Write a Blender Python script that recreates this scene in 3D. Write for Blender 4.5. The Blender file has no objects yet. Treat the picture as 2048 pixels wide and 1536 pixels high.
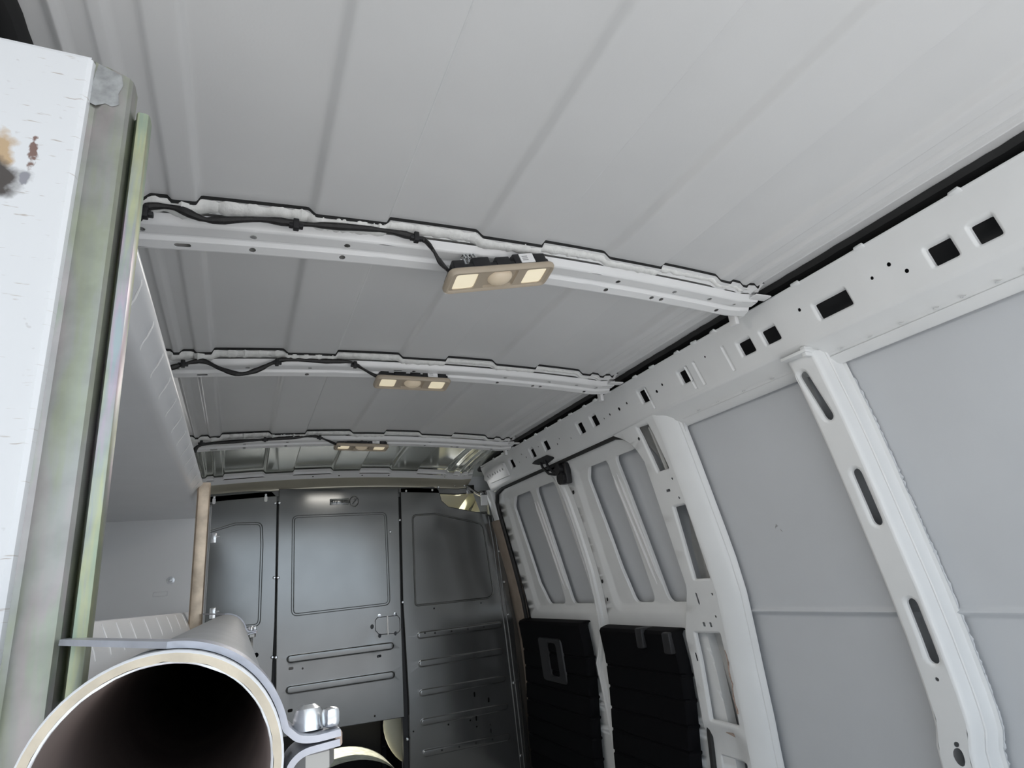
import bpy, bmesh, math, random
import numpy as np
from mathutils import Vector, Matrix, Euler
from mathutils.geometry import delaunay_2d_cdt
random.seed(7)
SC = bpy.context.scene
COL = SC.collection
FLOOR = 0.95            # the camera stands this far above the load floor

# ------------------------------------------------------------------ camera
FPX = 1182.2876 
R = np.array([[0.91205768, -0.39851901, -0.09660944],
              [0.04154518, 0.32418837, -0.94507984],
              [0.40795194, 0.85795367, 0.31223504]])   # rows: right, down, forward of the camera
cam = bpy.data.cameras.new('camera')
cam.sensor_width = 36.0
cam.lens = FPX / 2048 * 36
cam.clip_start = 0.01
camo = bpy.data.objects.new('camera', cam)
COL.objects.link(camo)
camo.matrix_world = Matrix(((R[0][0], -R[1][0], -R[2][0], 0), (R[0][1], -R[1][1], -R[2][1], 0),
                            (R[0][2], -R[1][2], -R[2][2], 0), (0, 0, 0, 1)))
SC.camera = camo

# ------------------------------------------------------------------ world, sun, exposure
SC.view_settings.view_transform = 'Standard'
SC.view_settings.look = 'None'
SC.view_settings.gamma = 1
SC.view_settings.use_curve_mapping = False
SC.view_settings.exposure = 0.92
W = bpy.data.worlds.new('sky')
SC.world = W
W.use_nodes = True
nt = W.node_tree
bg = nt.nodes['Background']
bg.inputs[0].default_value = (0.78, 0.89, 1.0, 1)
bg.inputs[1].default_value = 1.0
sun = bpy.data.lights.new('sun', 'SUN')
sun.energy = 11.0
sun.angle = 0.02
sun.color = (1, 0.97, 0.93)
suno = bpy.data.objects.new('sun', sun)
suno.rotation_euler = Euler((math.radians(-10), math.radians(-32), 0))   # high up at the left of the van
COL.objects.link(suno)

# ------------------------------------------------------------------ measured section of the body
XC = 0.437                                              # centre line of the van
FZ = np.array([(-1.5, 1.34), (-.8, 1.34), (-.45, 1.338), (-.3, 1.330), (-.2, 1.318), (-.1, 1.302), (0, 1.281), (.1, 1.26),
               (.2, 1.238), (.3, 1.216), (.4, 1.192), (.443, 1.178), (.572, 1.125), (.7, 1.07)])
def F(z): return float(np.interp(z, FZ[:, 0], FZ[:, 1]))
def ray(px, py): return R.T @ np.array([(px - 1024) / FPX, (py - 768) / FPX, 1.0])
def onY(px, py, y):
    d = ray(px, py); return d * (y / d[1])
def B(px, py):                                          # a point of the partition, drawn up flat in x and z
    p = onY(px, py, 3.0); return (float(p[0]), float(p[2]))
def BZ(zx, zy): return B(380 + zx * .4011, 920 + zy * .4011)

def sst(a, b, t):
    t = min(1, max(0, (t - a) / (b - a))); return t * t * (3 - 2 * t)
LANDS = [(-.08, .086), (.212, .383), (.515, .662), (.80, .955)]
def land(x):
    h = 0
    for a, b in LANDS:
        h += .012 * (sst(a - .004, a + .004, x) - sst(b - .008, b + .008, x))
    for a, b in [(-.148, -.119), (.992, 1.022), (1.040, 1.066), (-.192, -.166)]:
        h += .008 * (sst(a - .005, a + .005, x) - sst(b - .004, b + .004, x))
    h += .014 * sst(.634, .648, abs(x - XC))
    return h
def arch(x, y):
    d = abs(x - XC)
    z = .611 - .03 * (min(d, .60) / .66) ** 2
    z += .004 * sst(.60, .66, d)
    if y > 2.40: z -= .150 * (y - 2.40) ** 2 * 1.05
    return z
def roof(x, y): return arch(x, y) + land(x)

# ------------------------------------------------------------------ materials
def mat(name, col, rough=.45, metal=0.0, coat=0.0, coat_r=.1, var=0.0, vscale=8, bump=0.0, bscale=200, emit=None, estr=0, spec=.5, col2=None):
    m = bpy.data.materials.new(name); m.use_nodes = True
    n = m.node_tree.nodes; l = m.node_tree.links
    p = n['Principled BSDF']
    p.inputs['Base Color'].default_value = (*col, 1)
    p.inputs['Roughness'].default_value = rough
    p.inputs['Metallic'].default_value = metal
    p.inputs['Coat Weight'].default_value = coat
    p.inputs['Coat Roughness'].default_value = coat_r
    p.inputs['Specular IOR Level'].default_value = spec
    if emit:
        p.inputs['Emission Color'].default_value = (*emit, 1); p.inputs['Emission Strength'].default_value = estr
    tc = n.new('ShaderNodeTexCoord')
    if var:
        no = n.new('ShaderNodeTexNoise'); no.inputs['Scale'].default_value = vscale; no.inputs['Detail'].default_value = 5
        l.new(tc.outputs['Object'], no.inputs['Vector'])
        mx = n.new('ShaderNodeMix'); mx.data_type = 'RGBA'
        c2 = col2 or tuple(c * (1 - var) for c in col)
        mx.inputs[6].default_value = (*c2, 1); mx.inputs[7].default_value = (*col, 1)
        mr = n.new('ShaderNodeMapRange'); mr.inputs[1].default_value = .35; mr.inputs[2].default_value = .65
        l.new(no.outputs['Fac'], mr.inputs[0]); l.new(mr.outputs[0], mx.inputs[0]); l.new(mx.outputs[2], p.inputs['Base Color'])
        m['mix'] = mx.name
    if bump:
        nb = n.new('ShaderNodeTexNoise'); nb.inputs['Scale'].default_value = bscale; nb.inputs['Detail'].default_value = 2
        l.new(tc.outputs['Object'], nb.inputs['Vector'])
        bp = n.new('ShaderNodeBump'); bp.inputs['Strength'].default_value = bump; bp.inputs['Distance'].default_value = .002
        l.new(nb.outputs['Fac'], bp.inputs['Height']); l.new(bp.outputs[0], p.inputs['Normal'])
    return m
M = {}
M['roof'] = mat('roof_paint', (.70, .70, .70), .5, coat=.45, coat_r=.22, var=.03, vscale=5, bump=.05, bscale=300)
M['bay'] = mat('shiny_bare_metal', (.78, .81, .74), .12, metal=.7, coat=.5, coat_r=.08, var=.12, vscale=5)
M['paint'] = mat('body_paint', (.80, .81, .81), .42, coat=.4, coat_r=.2, var=.03, vscale=9, bump=.05, bscale=300)
M['skin'] = mat('skin_paint', (.60, .62, .645), .55, coat=.15, coat_r=.3, var=.04, vscale=4, bump=.05, bscale=300)
M['bow'] = mat('bow_paint', (.80, .80, .80), .35, coat=.5, coat_r=.15, var=.02)
M['seal'] = mat('sealant', (.82, .82, .80), .7, var=.12, vscale=60, bump=.6, bscale=160)
M['black'] = mat('black_plastic', (.012, .012, .014), .45, bump=.1, bscale=400)
M['trim'] = mat('black_trim', (.002, .002, .003), .65, spec=.12)
M['cavity'] = mat('cavity_shade', (.10, .10, .105), .7)  # dark base colour carries the shade inside the rail
M['rubber'] = mat('black_rubber', (.02, .02, .02), .6)
M['cable'] = mat('cable_tape', (.012, .011, .011), .5, var=.4, vscale=120, bump=.5, bscale=220)
M['beige'] = mat('beige_plastic', (.44, .37, .285), .45, bump=.08, bscale=600)
M['lens'] = mat('lamp_lens', (.85, .80, .66), .25, emit=(1, .86, .58), estr=.22)
M['dome'] = mat('dome_lens', (.62, .52, .40), .3, emit=(1, .85, .6), estr=.06)
M['sticker'] = mat('paper_sticker', (.85, .85, .85), .6)
M['ink'] = mat('grey_print', (.35, .35, .35), .6)
M['part'] = mat('partition_paint', (.235, .238, .235), .17, metal=.85, coat=.1, coat_r=.15, var=.10, vscale=6, bump=0, bscale=350)
M['zincbolt'] = mat('zinc_bolt', (.80, .82, .84), .25, metal=1)
M['header'] = mat('header_paint', (.50, .47, .38), .3, metal=.3, coat=.3, coat_r=.15)
M['shelf'] = mat('shelf_coat', (.72, .73, .75), .42, coat=.3, coat_r=.2, var=.04, vscale=10, bump=.05)
M['white'] = mat('white_panel', (.88, .89, .90), .45, coat=.2, coat_r=.2)
M['bright'] = mat('bright_edge', (.97, .97, .97), .3)
M['pvcend'] = mat('pipe_cut_face', (.60, .53, .42), .6, var=.2, vscale=70, bump=.3, bscale=200)
M['pvcrim'] = mat('pipe_rim', (.85, .86, .88), .5)
M['pipe'] = mat('pipe_outer', (.36, .37, .38), .5, var=.1, vscale=30, bump=.1)
M['pipein'] = mat('pipe_bore', (.34, .28, .26), .55, var=.25, vscale=14)
M['strap'] = mat('strap_steel', (.50, .51, .56), .42, metal=.65, var=.12, vscale=60, bump=.15)
M['worn'] = mat('worn_steel', (.42, .43, .43), .5, metal=.5, var=.3, vscale=120, bump=.3)
M['copper'] = mat('rusty_cut_edge', (.55, .42, .35), .6, var=.4, vscale=150)
M['nut'] = mat('nut_steel', (.36, .355, .34), .4, metal=.6)
M['floor'] = mat('floor_rubber', (.60, .60, .60), .7, var=.2, vscale=8)
M['cream'] = mat('cream_trim', (.74, .70, .53), .6, bump=.1, bscale=500)
M['tan'] = mat('tan_trim', (.33, .27, .22), .7, var=.15, vscale=20)
M['seat'] = mat('seat_cloth', (.01, .01, .012), .8, bump=.3, bscale=500)
M['pale'] = mat('pale_ribbed', (.30, .30, .23), .6, var=.35, vscale=40)
M['ground'] = mat('concrete', (.44, .435, .43), .85, var=.15, vscale=2, bump=.3, bscale=40)
M['asphalt'] = mat('asphalt', (.13, .13, .135), .9, var=.2, vscale=3, bump=.3, bscale=60)
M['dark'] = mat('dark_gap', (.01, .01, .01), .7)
M['mirror'] = mat('inner_metal', (.62, .62, .60), .4, var=.15, vscale=12, coat=.3)

def zinc(cols=None):                       # yellow-passivated zinc: patchy green, pink and straw tints on metal
    m = mat('zinc_passivated', (.5, .5, .45), .40, metal=.75)
    n = m.node_tree.nodes; l = m.node_tree.links; p = n['Principled BSDF']
    tc = n.new('ShaderNodeTexCoord'); mp = n.new('ShaderNodeMapping'); mp.inputs['Scale'].default_value = (30, 20, 5)
    no = n.new('ShaderNodeTexNoise'); no.inputs['Scale'].default_value = 1.4; no.inputs['Detail'].default_value = 4; no.inputs['Roughness'].default_value = .55
    cr = n.new('ShaderNodeValToRGB'); e = cr.color_ramp.elements
    e[0].position = .28; e[0].color = (.30, .315, .28, 1); e[1].position = .78; e[1].color = (.40, .40, .36, 1)
    for pos, c in ((.40, (.33, .35, .27, 1)), (.48, (.35, .355, .33, 1)), (.56, (.39, .36, .35, 1)), (.63, (.345, .375, .31, 1)), (.70, (.40, .39, .31, 1))):
        k = e.new(pos); k.color = c
    if cols:
        for k, c in zip(list(e)[1:-1], cols): k.color = (*c, 1)
        mp.inputs['Scale'].default_value = (60, 20, 5)
    n2 = n.new('ShaderNodeTexNoise'); n2.inputs['Scale'].default_value = 60; n2.inputs['Detail'].default_value = 4
    mx = n.new('ShaderNodeMix'); mx.data_type = 'RGBA'; mx.blend_type = 'MULTIPLY'; mx.inputs[0].default_value = .6
    mr = n.new('ShaderNodeMapRange'); mr.inputs[1].default_value = .3; mr.inputs[2].default_value = .6; mr.inputs[3].default_value = .75
    l.new(tc.outputs['Object'], mp.inputs[0]); l.new(mp.outputs[0], no.inputs['Vector']); l.new(no.outputs['Fac'], cr.inputs[0])
    l.new(tc.outputs['Object'], n2.inputs['Vector']); l.new(n2.outputs['Fac'], mr.inputs[0])
    l.new(cr.outputs[0], mx.inputs[6]); l.new(mr.outputs[0], mx.inputs[7]); l.new(mx.outputs[2], p.inputs['Base Color'])
    return m
M['zinc'] = zinc()
M['zinc2'] = zinc(((.34, .42, .33), (.44, .46, .30), (.36, .39, .36), (.44, .37, .42), (.34, .40, .41)))
def copperzinc():
    m = mat('zinc_amber', (.62, .50, .38), .3, metal=.7, var=.35, vscale=25)
    return m
M['amber'] = copperzinc()

def scratched():                  # white panel with scuffs, and a burnt rust smear at its left
    m = mat('scuffed_white', (.74, .75, .765), .4, coat=.3, coat_r=.2)
    n = m.node_tree.nodes; l = m.node_tree.links; p = n['Principled BSDF']
    tc = n.new('ShaderNodeTexCoord')
    def chain(rot, scale, lo, hi):
        mp = n.new('ShaderNodeMapping'); mp.inputs['Rotation'].default_value = (0, rot, 0); mp.inputs['Scale'].default_value = scale
        no = n.new('ShaderNodeTexNoise'); no.inputs['Scale'].default_value = 1; no.inputs['Detail'].default_value = 3
        mr = n.new('ShaderNodeMapRange'); mr.inputs[1].default_value = lo; mr.inputs[2].default_value = hi
        l.new(tc.outputs['Object'], mp.inputs[0]); l.new(mp.outputs[0], no.inputs['Vector']); l.new(no.outputs['Fac'], mr.inputs[0])
        return mr.outputs[0]
    a = chain(.7, (50, 1, 380), .66, .72); b = chain(-.9, (60, 1, 420), .67, .73); c = chain(0, (90, 1, 110), .67, .74)
    def mx(fac, c1, col):
        k = n.new('ShaderNodeMix'); k.data_type = 'RGBA'; l.new(fac, k.inputs[0])
        if isinstance(c1, tuple): k.inputs[6].default_value = c1
        else: l.new(c1, k.inputs[6])
        k.inputs[7].default_value = col; return k.outputs[2]
    o = mx(a, (.74, .75, .765, 1), (.54, .51, .48, 1)); o = mx(b, o, (.47, .42, .39, 1)); o = mx(c, o, (.52, .50, .50, 1))
    # smear: distance to a point of the panel, broken up by noise
    sx, sz = SMEAR
    def blob(cx, cz, rx, rz, amt, sc):
        mp = n.new('ShaderNodeMapping'); mp.vector_type = 'POINT'
        mp.inputs['Location'].default_value = (-cx / rx, 0, -cz / rz); mp.inputs['Scale'].default_value = (1 / rx, 0, 1 / rz)
        ln = n.new('ShaderNodeVectorMath'); ln.operation = 'LENGTH'
        no = n.new('ShaderNodeTexNoise'); no.inputs['Scale'].default_value = sc; no.inputs['Detail'].default_value = 5
        ad = n.new('ShaderNodeMath'); ad.operation = 'MULTIPLY_ADD'; ad.inputs[1].default_value = amt
        mr = n.new('ShaderNodeMapRange'); mr.inputs[1].default_value = 1 + amt * .5 + .22; mr.inputs[2].default_value = 1 + amt * .5 - .22
        l.new(tc.outputs['Object'], mp.inputs[0]); l.new(mp.outputs[0], ln.inputs[0]); l.new(tc.outputs['Object'], no.inputs['Vector'])
        l.new(no.outputs['Fac'], ad.inputs[0]); l.new(ln.outputs['Value'], ad.inputs[2]); l.new(ad.outputs[0], mr.inputs[0])
        return mr.outputs[0]
    o = mx(blob(sx - .006, sz + .013, .010, .014, 1.5, 120), o, (.52, .37, .22, 1))
    o = mx(blob(sx - .006, sz - .006, .016, .013, 1.1, 95), o, (.06, .05, .045, 1))
    o = mx(blob(sx + .013, sz + .016, .0022, .008, 3.2, 260), o, (.20, .12, .10, 1))
    o = mx(blob(sx + .011, sz - .003, .0025, .005, 1.4, 300), o, (.27, .27, .30, 1))
    l.new(o, p.inputs['Base Color'])
    return m

# ------------------------------------------------------------------ mesh builder
class MB:
    def __init__(s): s.v = []; s.f = []
    def add(s, vs, fs):
        b = len(s.v); s.v += [tuple(map(float, q)) for q in vs]; s.f += [tuple(b + i for i in q) for q in fs]; return s
    def box(s, x0, y0, z0, x1, y1, z1, bev=0.0, mtx=None):
        bm = bmesh.new(); bmesh.ops.create_cube(bm, size=1)
        for q in bm.verts: q.co = Vector(((x0 + x1) / 2 + q.co.x * (x1 - x0), (y0 + y1) / 2 + q.co.y * (y1 - y0), (z0 + z1) / 2 + q.co.z * (z1 - z0)))
        if bev: bmesh.ops.bevel(bm, geom=bm.edges[:], offset=bev, segments=2, affect='EDGES', profile=.5)
        return s.bm(bm, mtx)
    def bm(s, bm, mtx=None):
        if mtx is not None: bm.transform(mtx)
        bm.verts.index_update()
        s.add([q.co for q in bm.verts], [[q.index for q in f.verts] for f in bm.faces]); bm.free(); return s
    def grid(s, rows, closed=False):
        n = len(rows[0]); vs = [q for r_ in rows for q in r_]; fs = []
        for i in range(len(rows) - 1):
            for j in range(n if closed else n - 1):
                k = (j + 1) % n; fs.append((i * n + j, i * n + k, (i + 1) * n + k, (i + 1) * n + j))
        return s.add(vs, fs)
    def tube(s, pts, r, n=8, caps=True, flat=1.0):
        pts = [Vector(p) for p in pts]; rr = r if isinstance(r, (list, tuple)) else [r] * len(pts); rows = []
        up = Vector((0, 0, 1))
        for i, p in enumerate(pts):
            t = (pts[min(i + 1, len(pts) - 1)] - pts[max(i - 1, 0)]).normalized()
            a = t.cross(up)
            if a.length < 1e-3: a = t.cross(Vector((0, 1, 0)))
            a.normalize(); b = a.cross(t).normalized()
            rows.append([p + (a * math.cos(2 * math.pi * k / n) + b * flat * math.sin(2 * math.pi * k / n)) * rr[i] for k in range(n)])
        s.grid(rows, True)
        if caps:
            m = len(s.v); L = len(rows) * n
            s.f.append(tuple(range(m - L, m - L + n))); s.f.append(tuple(range(m - n, m)))
        return s
    def lathe(s, prof, n=16, mtx=None):
        rows = [[Vector((r * math.cos(2 * math.pi * k / n), r * math.sin(2 * math.pi * k / n), z)) for k in range(n)] for r, z in prof]
        if mtx is not None: rows = [[mtx @ q for q in r_] for r_ in rows]
        return s.grid(rows, True)
    def build(s, name, m, parent=None, base=None, smooth=True, angle=32, wn=False):
        vs = s.v
        if parent is not None:
            wl = parent.get('_w'); org = Vector(wl) if wl else Vector((0, 0, 0)); org_o = Vector((0, 0, 0))
        elif base == 'auto' or base is None:
            a = np.array(vs); org = Vector(((a[:, 0].min() + a[:, 0].max()) / 2, (a[:, 1].min() + a[:, 1].max()) / 2, a[:, 2].min())); org_o = org
        else: org = Vector(base); org_o = org
        me = bpy.data.meshes.new(name); me.from_pydata([Vector(q) - org for q in vs], [], s.f); me.validate()
        bm = bmesh.new(); bm.from_mesh(me); bmesh.ops.remove_doubles(bm, verts=bm.verts, dist=1e-5); bmesh.ops.recalc_face_normals(bm, faces=bm.faces); bm.to_mesh(me); bm.free()
        me.materials.append(M[m] if isinstance(m, str) else m)
        if smooth:
            me.polygons.foreach_set('use_smooth', [True] * len(me.polygons)); me.set_sharp_from_angle(angle=math.radians(angle))
        o = bpy.data.objects.new(name, me); COL.objects.link(o)
        if smooth and wn:
            q = o.modifiers.new('weighted_normal', 'WEIGHTED_NORMAL'); q.mode = 'FACE_AREA'; q.weight = 100; q.keep_sharp = True
        if parent is not None: o.parent = parent; o['_w'] = list(org)
        else: o.location = org_o; o['_w'] = list(org)
        return o
def tag(o, label=None, cat=None, group=None, kind=None):
    if label: o['label'] = label
    if cat: o['category'] = cat
    if group: o['group'] = group
    if kind: o['kind'] = kind
    return o
def thing(name, loc, label, cat, group=None):
    o = bpy.data.objects.new(name, None); COL.objects.link(o); o.location = loc; o['_w'] = list(loc); o.empty_display_size = .05
    return tag(o, label, cat, group)
def copy_tree(o, parent=None):
    c = o.copy(); COL.objects.link(c)
    if parent is not None: c.parent = parent
    for ch in [q for q in bpy.data.objects if q.parent == o]: copy_tree(ch, c)
    return c

# ------------------------------------------------------------------ flat outlines
def area(l): return sum(l[i][0] * l[(i + 1) % len(l)][1] - l[(i + 1) % len(l)][0] * l[i][1] for i in range(len(l))) / 2
def ccw(l): return l if area(l) > 0 else l[::-1]
def rpoly(pts, r, n=5):
    pts = ccw(list(pts)); out = []; N = len(pts)
    for i in range(N):
        p = Vector(pts[i]); a = Vector(pts[i - 1]) - p; b = Vector(pts[(i + 1) % N]) - p
        ri = r[i] if isinstance(r, (list, tuple)) else r
        ang = a.angle(b)
        if ri <= 0 or ang > 3.1: out.append((p.x, p.y)); continue
        d = min(ri / math.tan(ang / 2), a.length * .48, b.length * .48)
        p0 = p + a.normalized() * d; p1 = p + b.normalized() * d
        for k in range(n + 1):
            t = k / n; q = p0 * (1 - t) ** 2 + p * 2 * t * (1 - t) + p1 * t ** 2; out.append((q.x, q.y))
    return out
def rrect(u0, v0, u1, v1, r, n=4): return rpoly([(u0, v0), (u1, v0), (u1, v1), (u0, v1)], r, n)
def circ(u, v, r, n=10, rv=None): return [(u + r * math.cos(2 * math.pi * k / n), v + (rv or r) * math.sin(2 * math.pi * k / n)) for k in range(n)]
def slot(u0, v0, u1, v1, w, n=6):
    d = Vector((u1 - u0, v1 - v0)).normalized(); p = Vector((-d.y, d.x)); out = []
    for c, s in ((Vector((u1, v1)), 1), (Vector((u0, v0)), -1)):
        for k in range(n + 1):
            a = -math.pi / 2 + math.pi * k / n
            q = c + (d * math.cos(a) * s + p * math.sin(a) * s) * w / 2; out.append((q.x, q.y))
    return ccw(out)
def resample(l, mx):
    out = []
    for i, p in enumerate(l):
        q = l[(i + 1) % len(l)]; d = math.hypot(q[0] - p[0], q[1] - p[1]); k = max(1, int(math.ceil(d / mx)))
        out += [(p[0] + (q[0] - p[0]) * j / k, p[1] + (q[1] - p[1]) * j / k) for j in range(k)]
    return out
def inset(l, d):
    if d == 0: return list(l)
    out = []; N = len(l)
    for i in range(N):
        p = Vector(l[i]); a = (p - Vector(l[i - 1])); b = (Vector(l[(i + 1) % N]) - p)
        if a.length < 1e-9: a = b
        if b.length < 1e-9: b = a
        a.normalize(); b.normalize(); n1 = Vector((-a.y, a.x)); n2 = Vector((-b.y, b.x)); m = n1 + n2
        if m.length < 1e-6: m = n1
        m.normalize(); k = d / max(.35, m.dot(n1)); q = p + m * k; out.append((q.x, q.y))
    return out
def fill(mb, outer, holes, mp, w=0.0, cuts=()):
    loops = [outer] + list(holes); vs = []; es = []
    for l in loops:
        b = len(vs); vs += [Vector(p) for p in l]; es += [(b + i, b + (i + 1) % len(l)) for i in range(len(l))]
    rv, re, rf, *_ = delaunay_2d_cdt(vs, es, [], 1, 1e-6)
    bm = bmesh.new(); bv = [bm.verts.new((q.x, q.y, 0)) for q in rv]
    def inside(px, py, l):
        c = False; j = len(l) - 1
        for i in range(len(l)):
            if (l[i][1] > py) != (l[j][1] > py) and px < (l[j][0] - l[i][0]) * (py - l[i][1]) / (l[j][1] - l[i][1]) + l[i][0]: c = not c
            j = i
        return c
    bb = [(min(p[0] for p in h), max(p[0] for p in h), min(p[1] for p in h), max(p[1] for p in h)) for h in holes]
    for f in rf:
        px = sum(rv[i].x for i in f) / len(f); py = sum(rv[i].y for i in f) / len(f)
        if any(b[0] <= px <= b[1] and b[2] <= py <= b[3] and inside(px, py, h) for b, h in zip(bb, holes)): continue
        try: bm.faces.new([bv[i] for i in f])
        except ValueError: pass
    for ax, c in cuts:
        no = (1, 0, 0) if ax == 'u' else (0, 1, 0); co = (c, 0, 0) if ax == 'u' else (0, c, 0)
        bmesh.ops.bisect_plane(bm, geom=bm.verts[:] + bm.edges[:] + bm.faces[:], dist=1e-6, plane_co=co, plane_no=no)
    for q in bm.verts: q.co = Vector(mp(q.co.x, q.co.y, w))
    mb.bm(bm)
def sheet(mb, outer, feats, mp, cuts=(), hem=None, seg=.03, w=0.0):
    """pressed sheet: outer loop, feats = [(loop, [(inset, depth)..], capped)], hem = [(inset, depth)..] around the outside"""
    outer = resample(ccw(outer), seg); hs = []
    for loop, steps, cap in feats:
        l = resample(ccw(loop), seg); hs.append(l); prev = l; rows = [[mp(u, v, w) for u, v in l]]; last = (l, 0)
        for ins, dep in steps:
            q = inset(l, ins); rows.append([mp(u, v, w + dep) for u, v in q]); last = (q, dep)
        mb.grid(rows, True)
        if cap: fill(mb, last[0], [], mp, w + last[1], cuts)
    fill(mb, outer, hs, mp, w, cuts)
    if hem:
        rows = [[mp(u, v, w) for u, v in outer]]
        for ins, dep in hem: rows.append([mp(u, v, w + dep) for u, v in inset(outer, ins)])
        mb.grid(rows, True)
HOLE = [(0, .0012)]
def vcuts(a, b, step): return [('v', a + step * i) for i in range(int((b - a) / step) + 1)]

mpR = lambda u, v, w: (F(v) + w, u, v)                 # on the right side wall: u runs forward, v up, w outward
mpB = lambda u, v, w: (u, 3.0 + w, v)                  # on the partition

# ================================================================== SETTING
# unseen outside ground, toned for the partition reflections; load floor
tag(MB().add([(-14, -3.2, -1.55), (16, -3.2, -1.55), (16, 16, -1.55), (-14, 16, -1.55)], [(0, 1, 2, 3)]).build('ground', 'ground'), 'unseen pale concrete apron under the van, chosen for its reflections', kind='structure')
tag(MB().add([(-40, -60, -1.56), (40, -60, -1.56), (40, -3.2, -1.56), (-40, -3.2, -1.56)], [(0, 1, 2, 3)]).build('ground', 'asphalt'), 'unseen dark asphalt behind the van, added to darken the partition reflections', kind='structure')
fl = MB()
fl.box(-.55, -.45, -1.0, 1.42, 4.6, -.95)  # pale base colour lets the floor bounce light into the interior
tag(fl.build('floor', 'floor'), 'unseen load floor of the van, kept pale to bounce light', kind='structure')

# roof skin
xs = set(np.linspace(-.29, 1.165, 90).tolist())
for a, b in LANDS + [(-.148, -.119), (.992, 1.022), (1.040, 1.066), (-.192, -.166), (XC - .648, XC - .634), (XC + .634, XC + .648)]:
    for c in (a, b): xs |= {c + d for d in (-.014, -.01, -.006, -.003, 0, .003, .006, .01, .014)}
xs = sorted(xs)
ys = [-.45, -.15, .3, .6, .9, 1.2, 1.5, 1.8, 2.1, 2.35, 2.42, 2.5, 2.6, 2.7, 2.8, 2.9, 2.97, 3.05, 3.12, 3.2, 3.3, 3.47]
ce = MB(); rows = []
for y in ys:
    r_ = [(x, y, roof(x, y)) for x in xs]
    zr = r_[-1][2]; zl = r_[0][2]
    r_ = [(2 * XC - 1.30, y, .36), (2 * XC - 1.30, y, zl - .05), (2 * XC - 1.24, y, zl - .01)] + r_ + [(1.24, y, zr - .01), (1.30, y, zr - .05), (1.30, y, .36)]
    rows.append(r_)
ce.grid(rows)
ceo = ce.build('ceiling', 'roof', angle=50)
ceo.data.materials.append(M['bay'])
for p_ in ceo.data.polygons:
    if p_.center.y + ceo.location.y > 2.41: p_.material_index = 1
tag(ceo, 'ribbed pale grey steel roof skin of the cargo van', kind='structure')

# black strips as painted shade in the gap between roof edge and rails
for i, sx in enumerate((1, -1)):
    f = MB(); rr0 = random.Random(3 + i); rows = []; sh = (.018, -.004)[i]
    for k in range(160):
        y = -.45 + 3.35 * k / 159; j = rr0.uniform(-.0015, .0015)
        rows.append([(XC + sx * (dx + sh + (j if dx < .68 else 0)), y, roof(XC + sx * (dx + sh), y) - dz) for dx, dz in ((.670, .0005), (.672, .006), (.678, .012), (.70, .014), (.74, .016), (.74, .06))])
    f.grid(rows)
    tag(f.build('trim_%d' % (6 + i), 'rubber'), 'black strip painting the shade between roof edge and the %s rail' % ('right', 'left')[i], kind='structure')

# right outer skin with its pressed crease line
sk = MB()
def skin_w(z):
    return .066 - .008 * math.exp(-((z + .155) / .006) ** 2) + .005 * sst(-.157, -.170, z)
zs = sorted(set(np.linspace(-.95, .47, 50).tolist() + np.linspace(-.185, -.13, 23).tolist()))
sk.grid([[(F(z) + skin_w(z), y, z) for z in zs] for y in (-.45, .3, .8, 1.2, 1.6)])
sk.grid([[(F(z) + .11, y, z) for z in zs[::3]] for y in (1.55, 2.3, 3.1)])
sk.grid([[(F(z) + w, 3.1, z) for z in zs[::3]] for w in (.0, .11)])
wr = tag(sk.build('wall_right', 'skin'), 'smooth blue-grey outer skin of the right van side', kind='structure')

sf = MB()
for a, b in (((1.228, .062), (1.220, .072)), ((1.222, .073), (1.217, .067)), ((1.213, .059), (1.209, .051)), ((1.226, .066), (1.219, .0665))):
    sf.tube([(F(v) + .0655, u, v) for u, v in (a, ((a[0] + b[0]) / 2 + .001, (a[1] + b[1]) / 2), b)], [.0004, .0010, .0004], 5)
tag(sf.build('scuff_mark', 'ink', wr), 'small grey scuff')['kind'] = 'stuff'

# left side: skin and its roof rail, mirrored
wl = MB()
wl.grid([[(2 * XC - F(z) - .066, y, z) for z in np.linspace(-.95, .47, 24)] for y in (-.45, .8, 1.6, 2.4, 3.05)])
wl.grid([[(2 * XC - F(z) - w, y, z) for z, w in ((.57, .04), (.58, .03), (.578, .0), (.51, 0), (.445, 0), (.437, .01), (.405, .05))] for y in (-.45, .8, 1.6, 2.4, 3.05)])
tag(wl.build('wall_left', 'paint'), 'left van side behind the shelving with its roof rail', kind='structure')

# ================================================================== ROOF RAIL (right)
rail = thing('roof_rail', (1.15, 1.4, .41), 'long white pressed-steel roof rail with square cut-outs above the right wall', 'rail')
OPEN = [(.449, .486, .478, .512), (.520, .563, .478, .513), (.733, .812, .483, .517), (.925, .968, .485, .519), (1.005, 1.046, .486, .520),
        (1.243, 1.281, .491, .526), (1.441, 1.478, .493, .531), (1.742, 1.779, .497, .533), (1.842, 1.878, .495, .534), (2.129, 2.170, .498, .536),
        (2.264, 2.301, .497, .532), (2.487, 2.529, .498, .534)]
feats = [(rrect(a - .007, c - .007, b + .007, d + .007, .011), [(.003, .0015), (.006, .005), (.007, .012)], False) for a, b, c, d in OPEN]
for u, v, r_ in [(.630, .517, .0042), (.608, .492, .0042), (.671, .509, .0035), (.845, .52, .004), (1.159, .527, .003), (1.36, .515, .004), (1.395, .505, .005), (1.55, .515, .004),
                 (1.60, .510, .006), (1.66, .508, .004), (1.70, .505, .003), (1.95, .497, .003), (2.03, .515, .003), (2.06, .50, .004), (2.21, .525, .003), (2.35, .51, .004), (2.38, .53, .004), (2.43, .505, .003)]:
    feats.append((circ(u, v, r_), HOLE, False))
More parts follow.
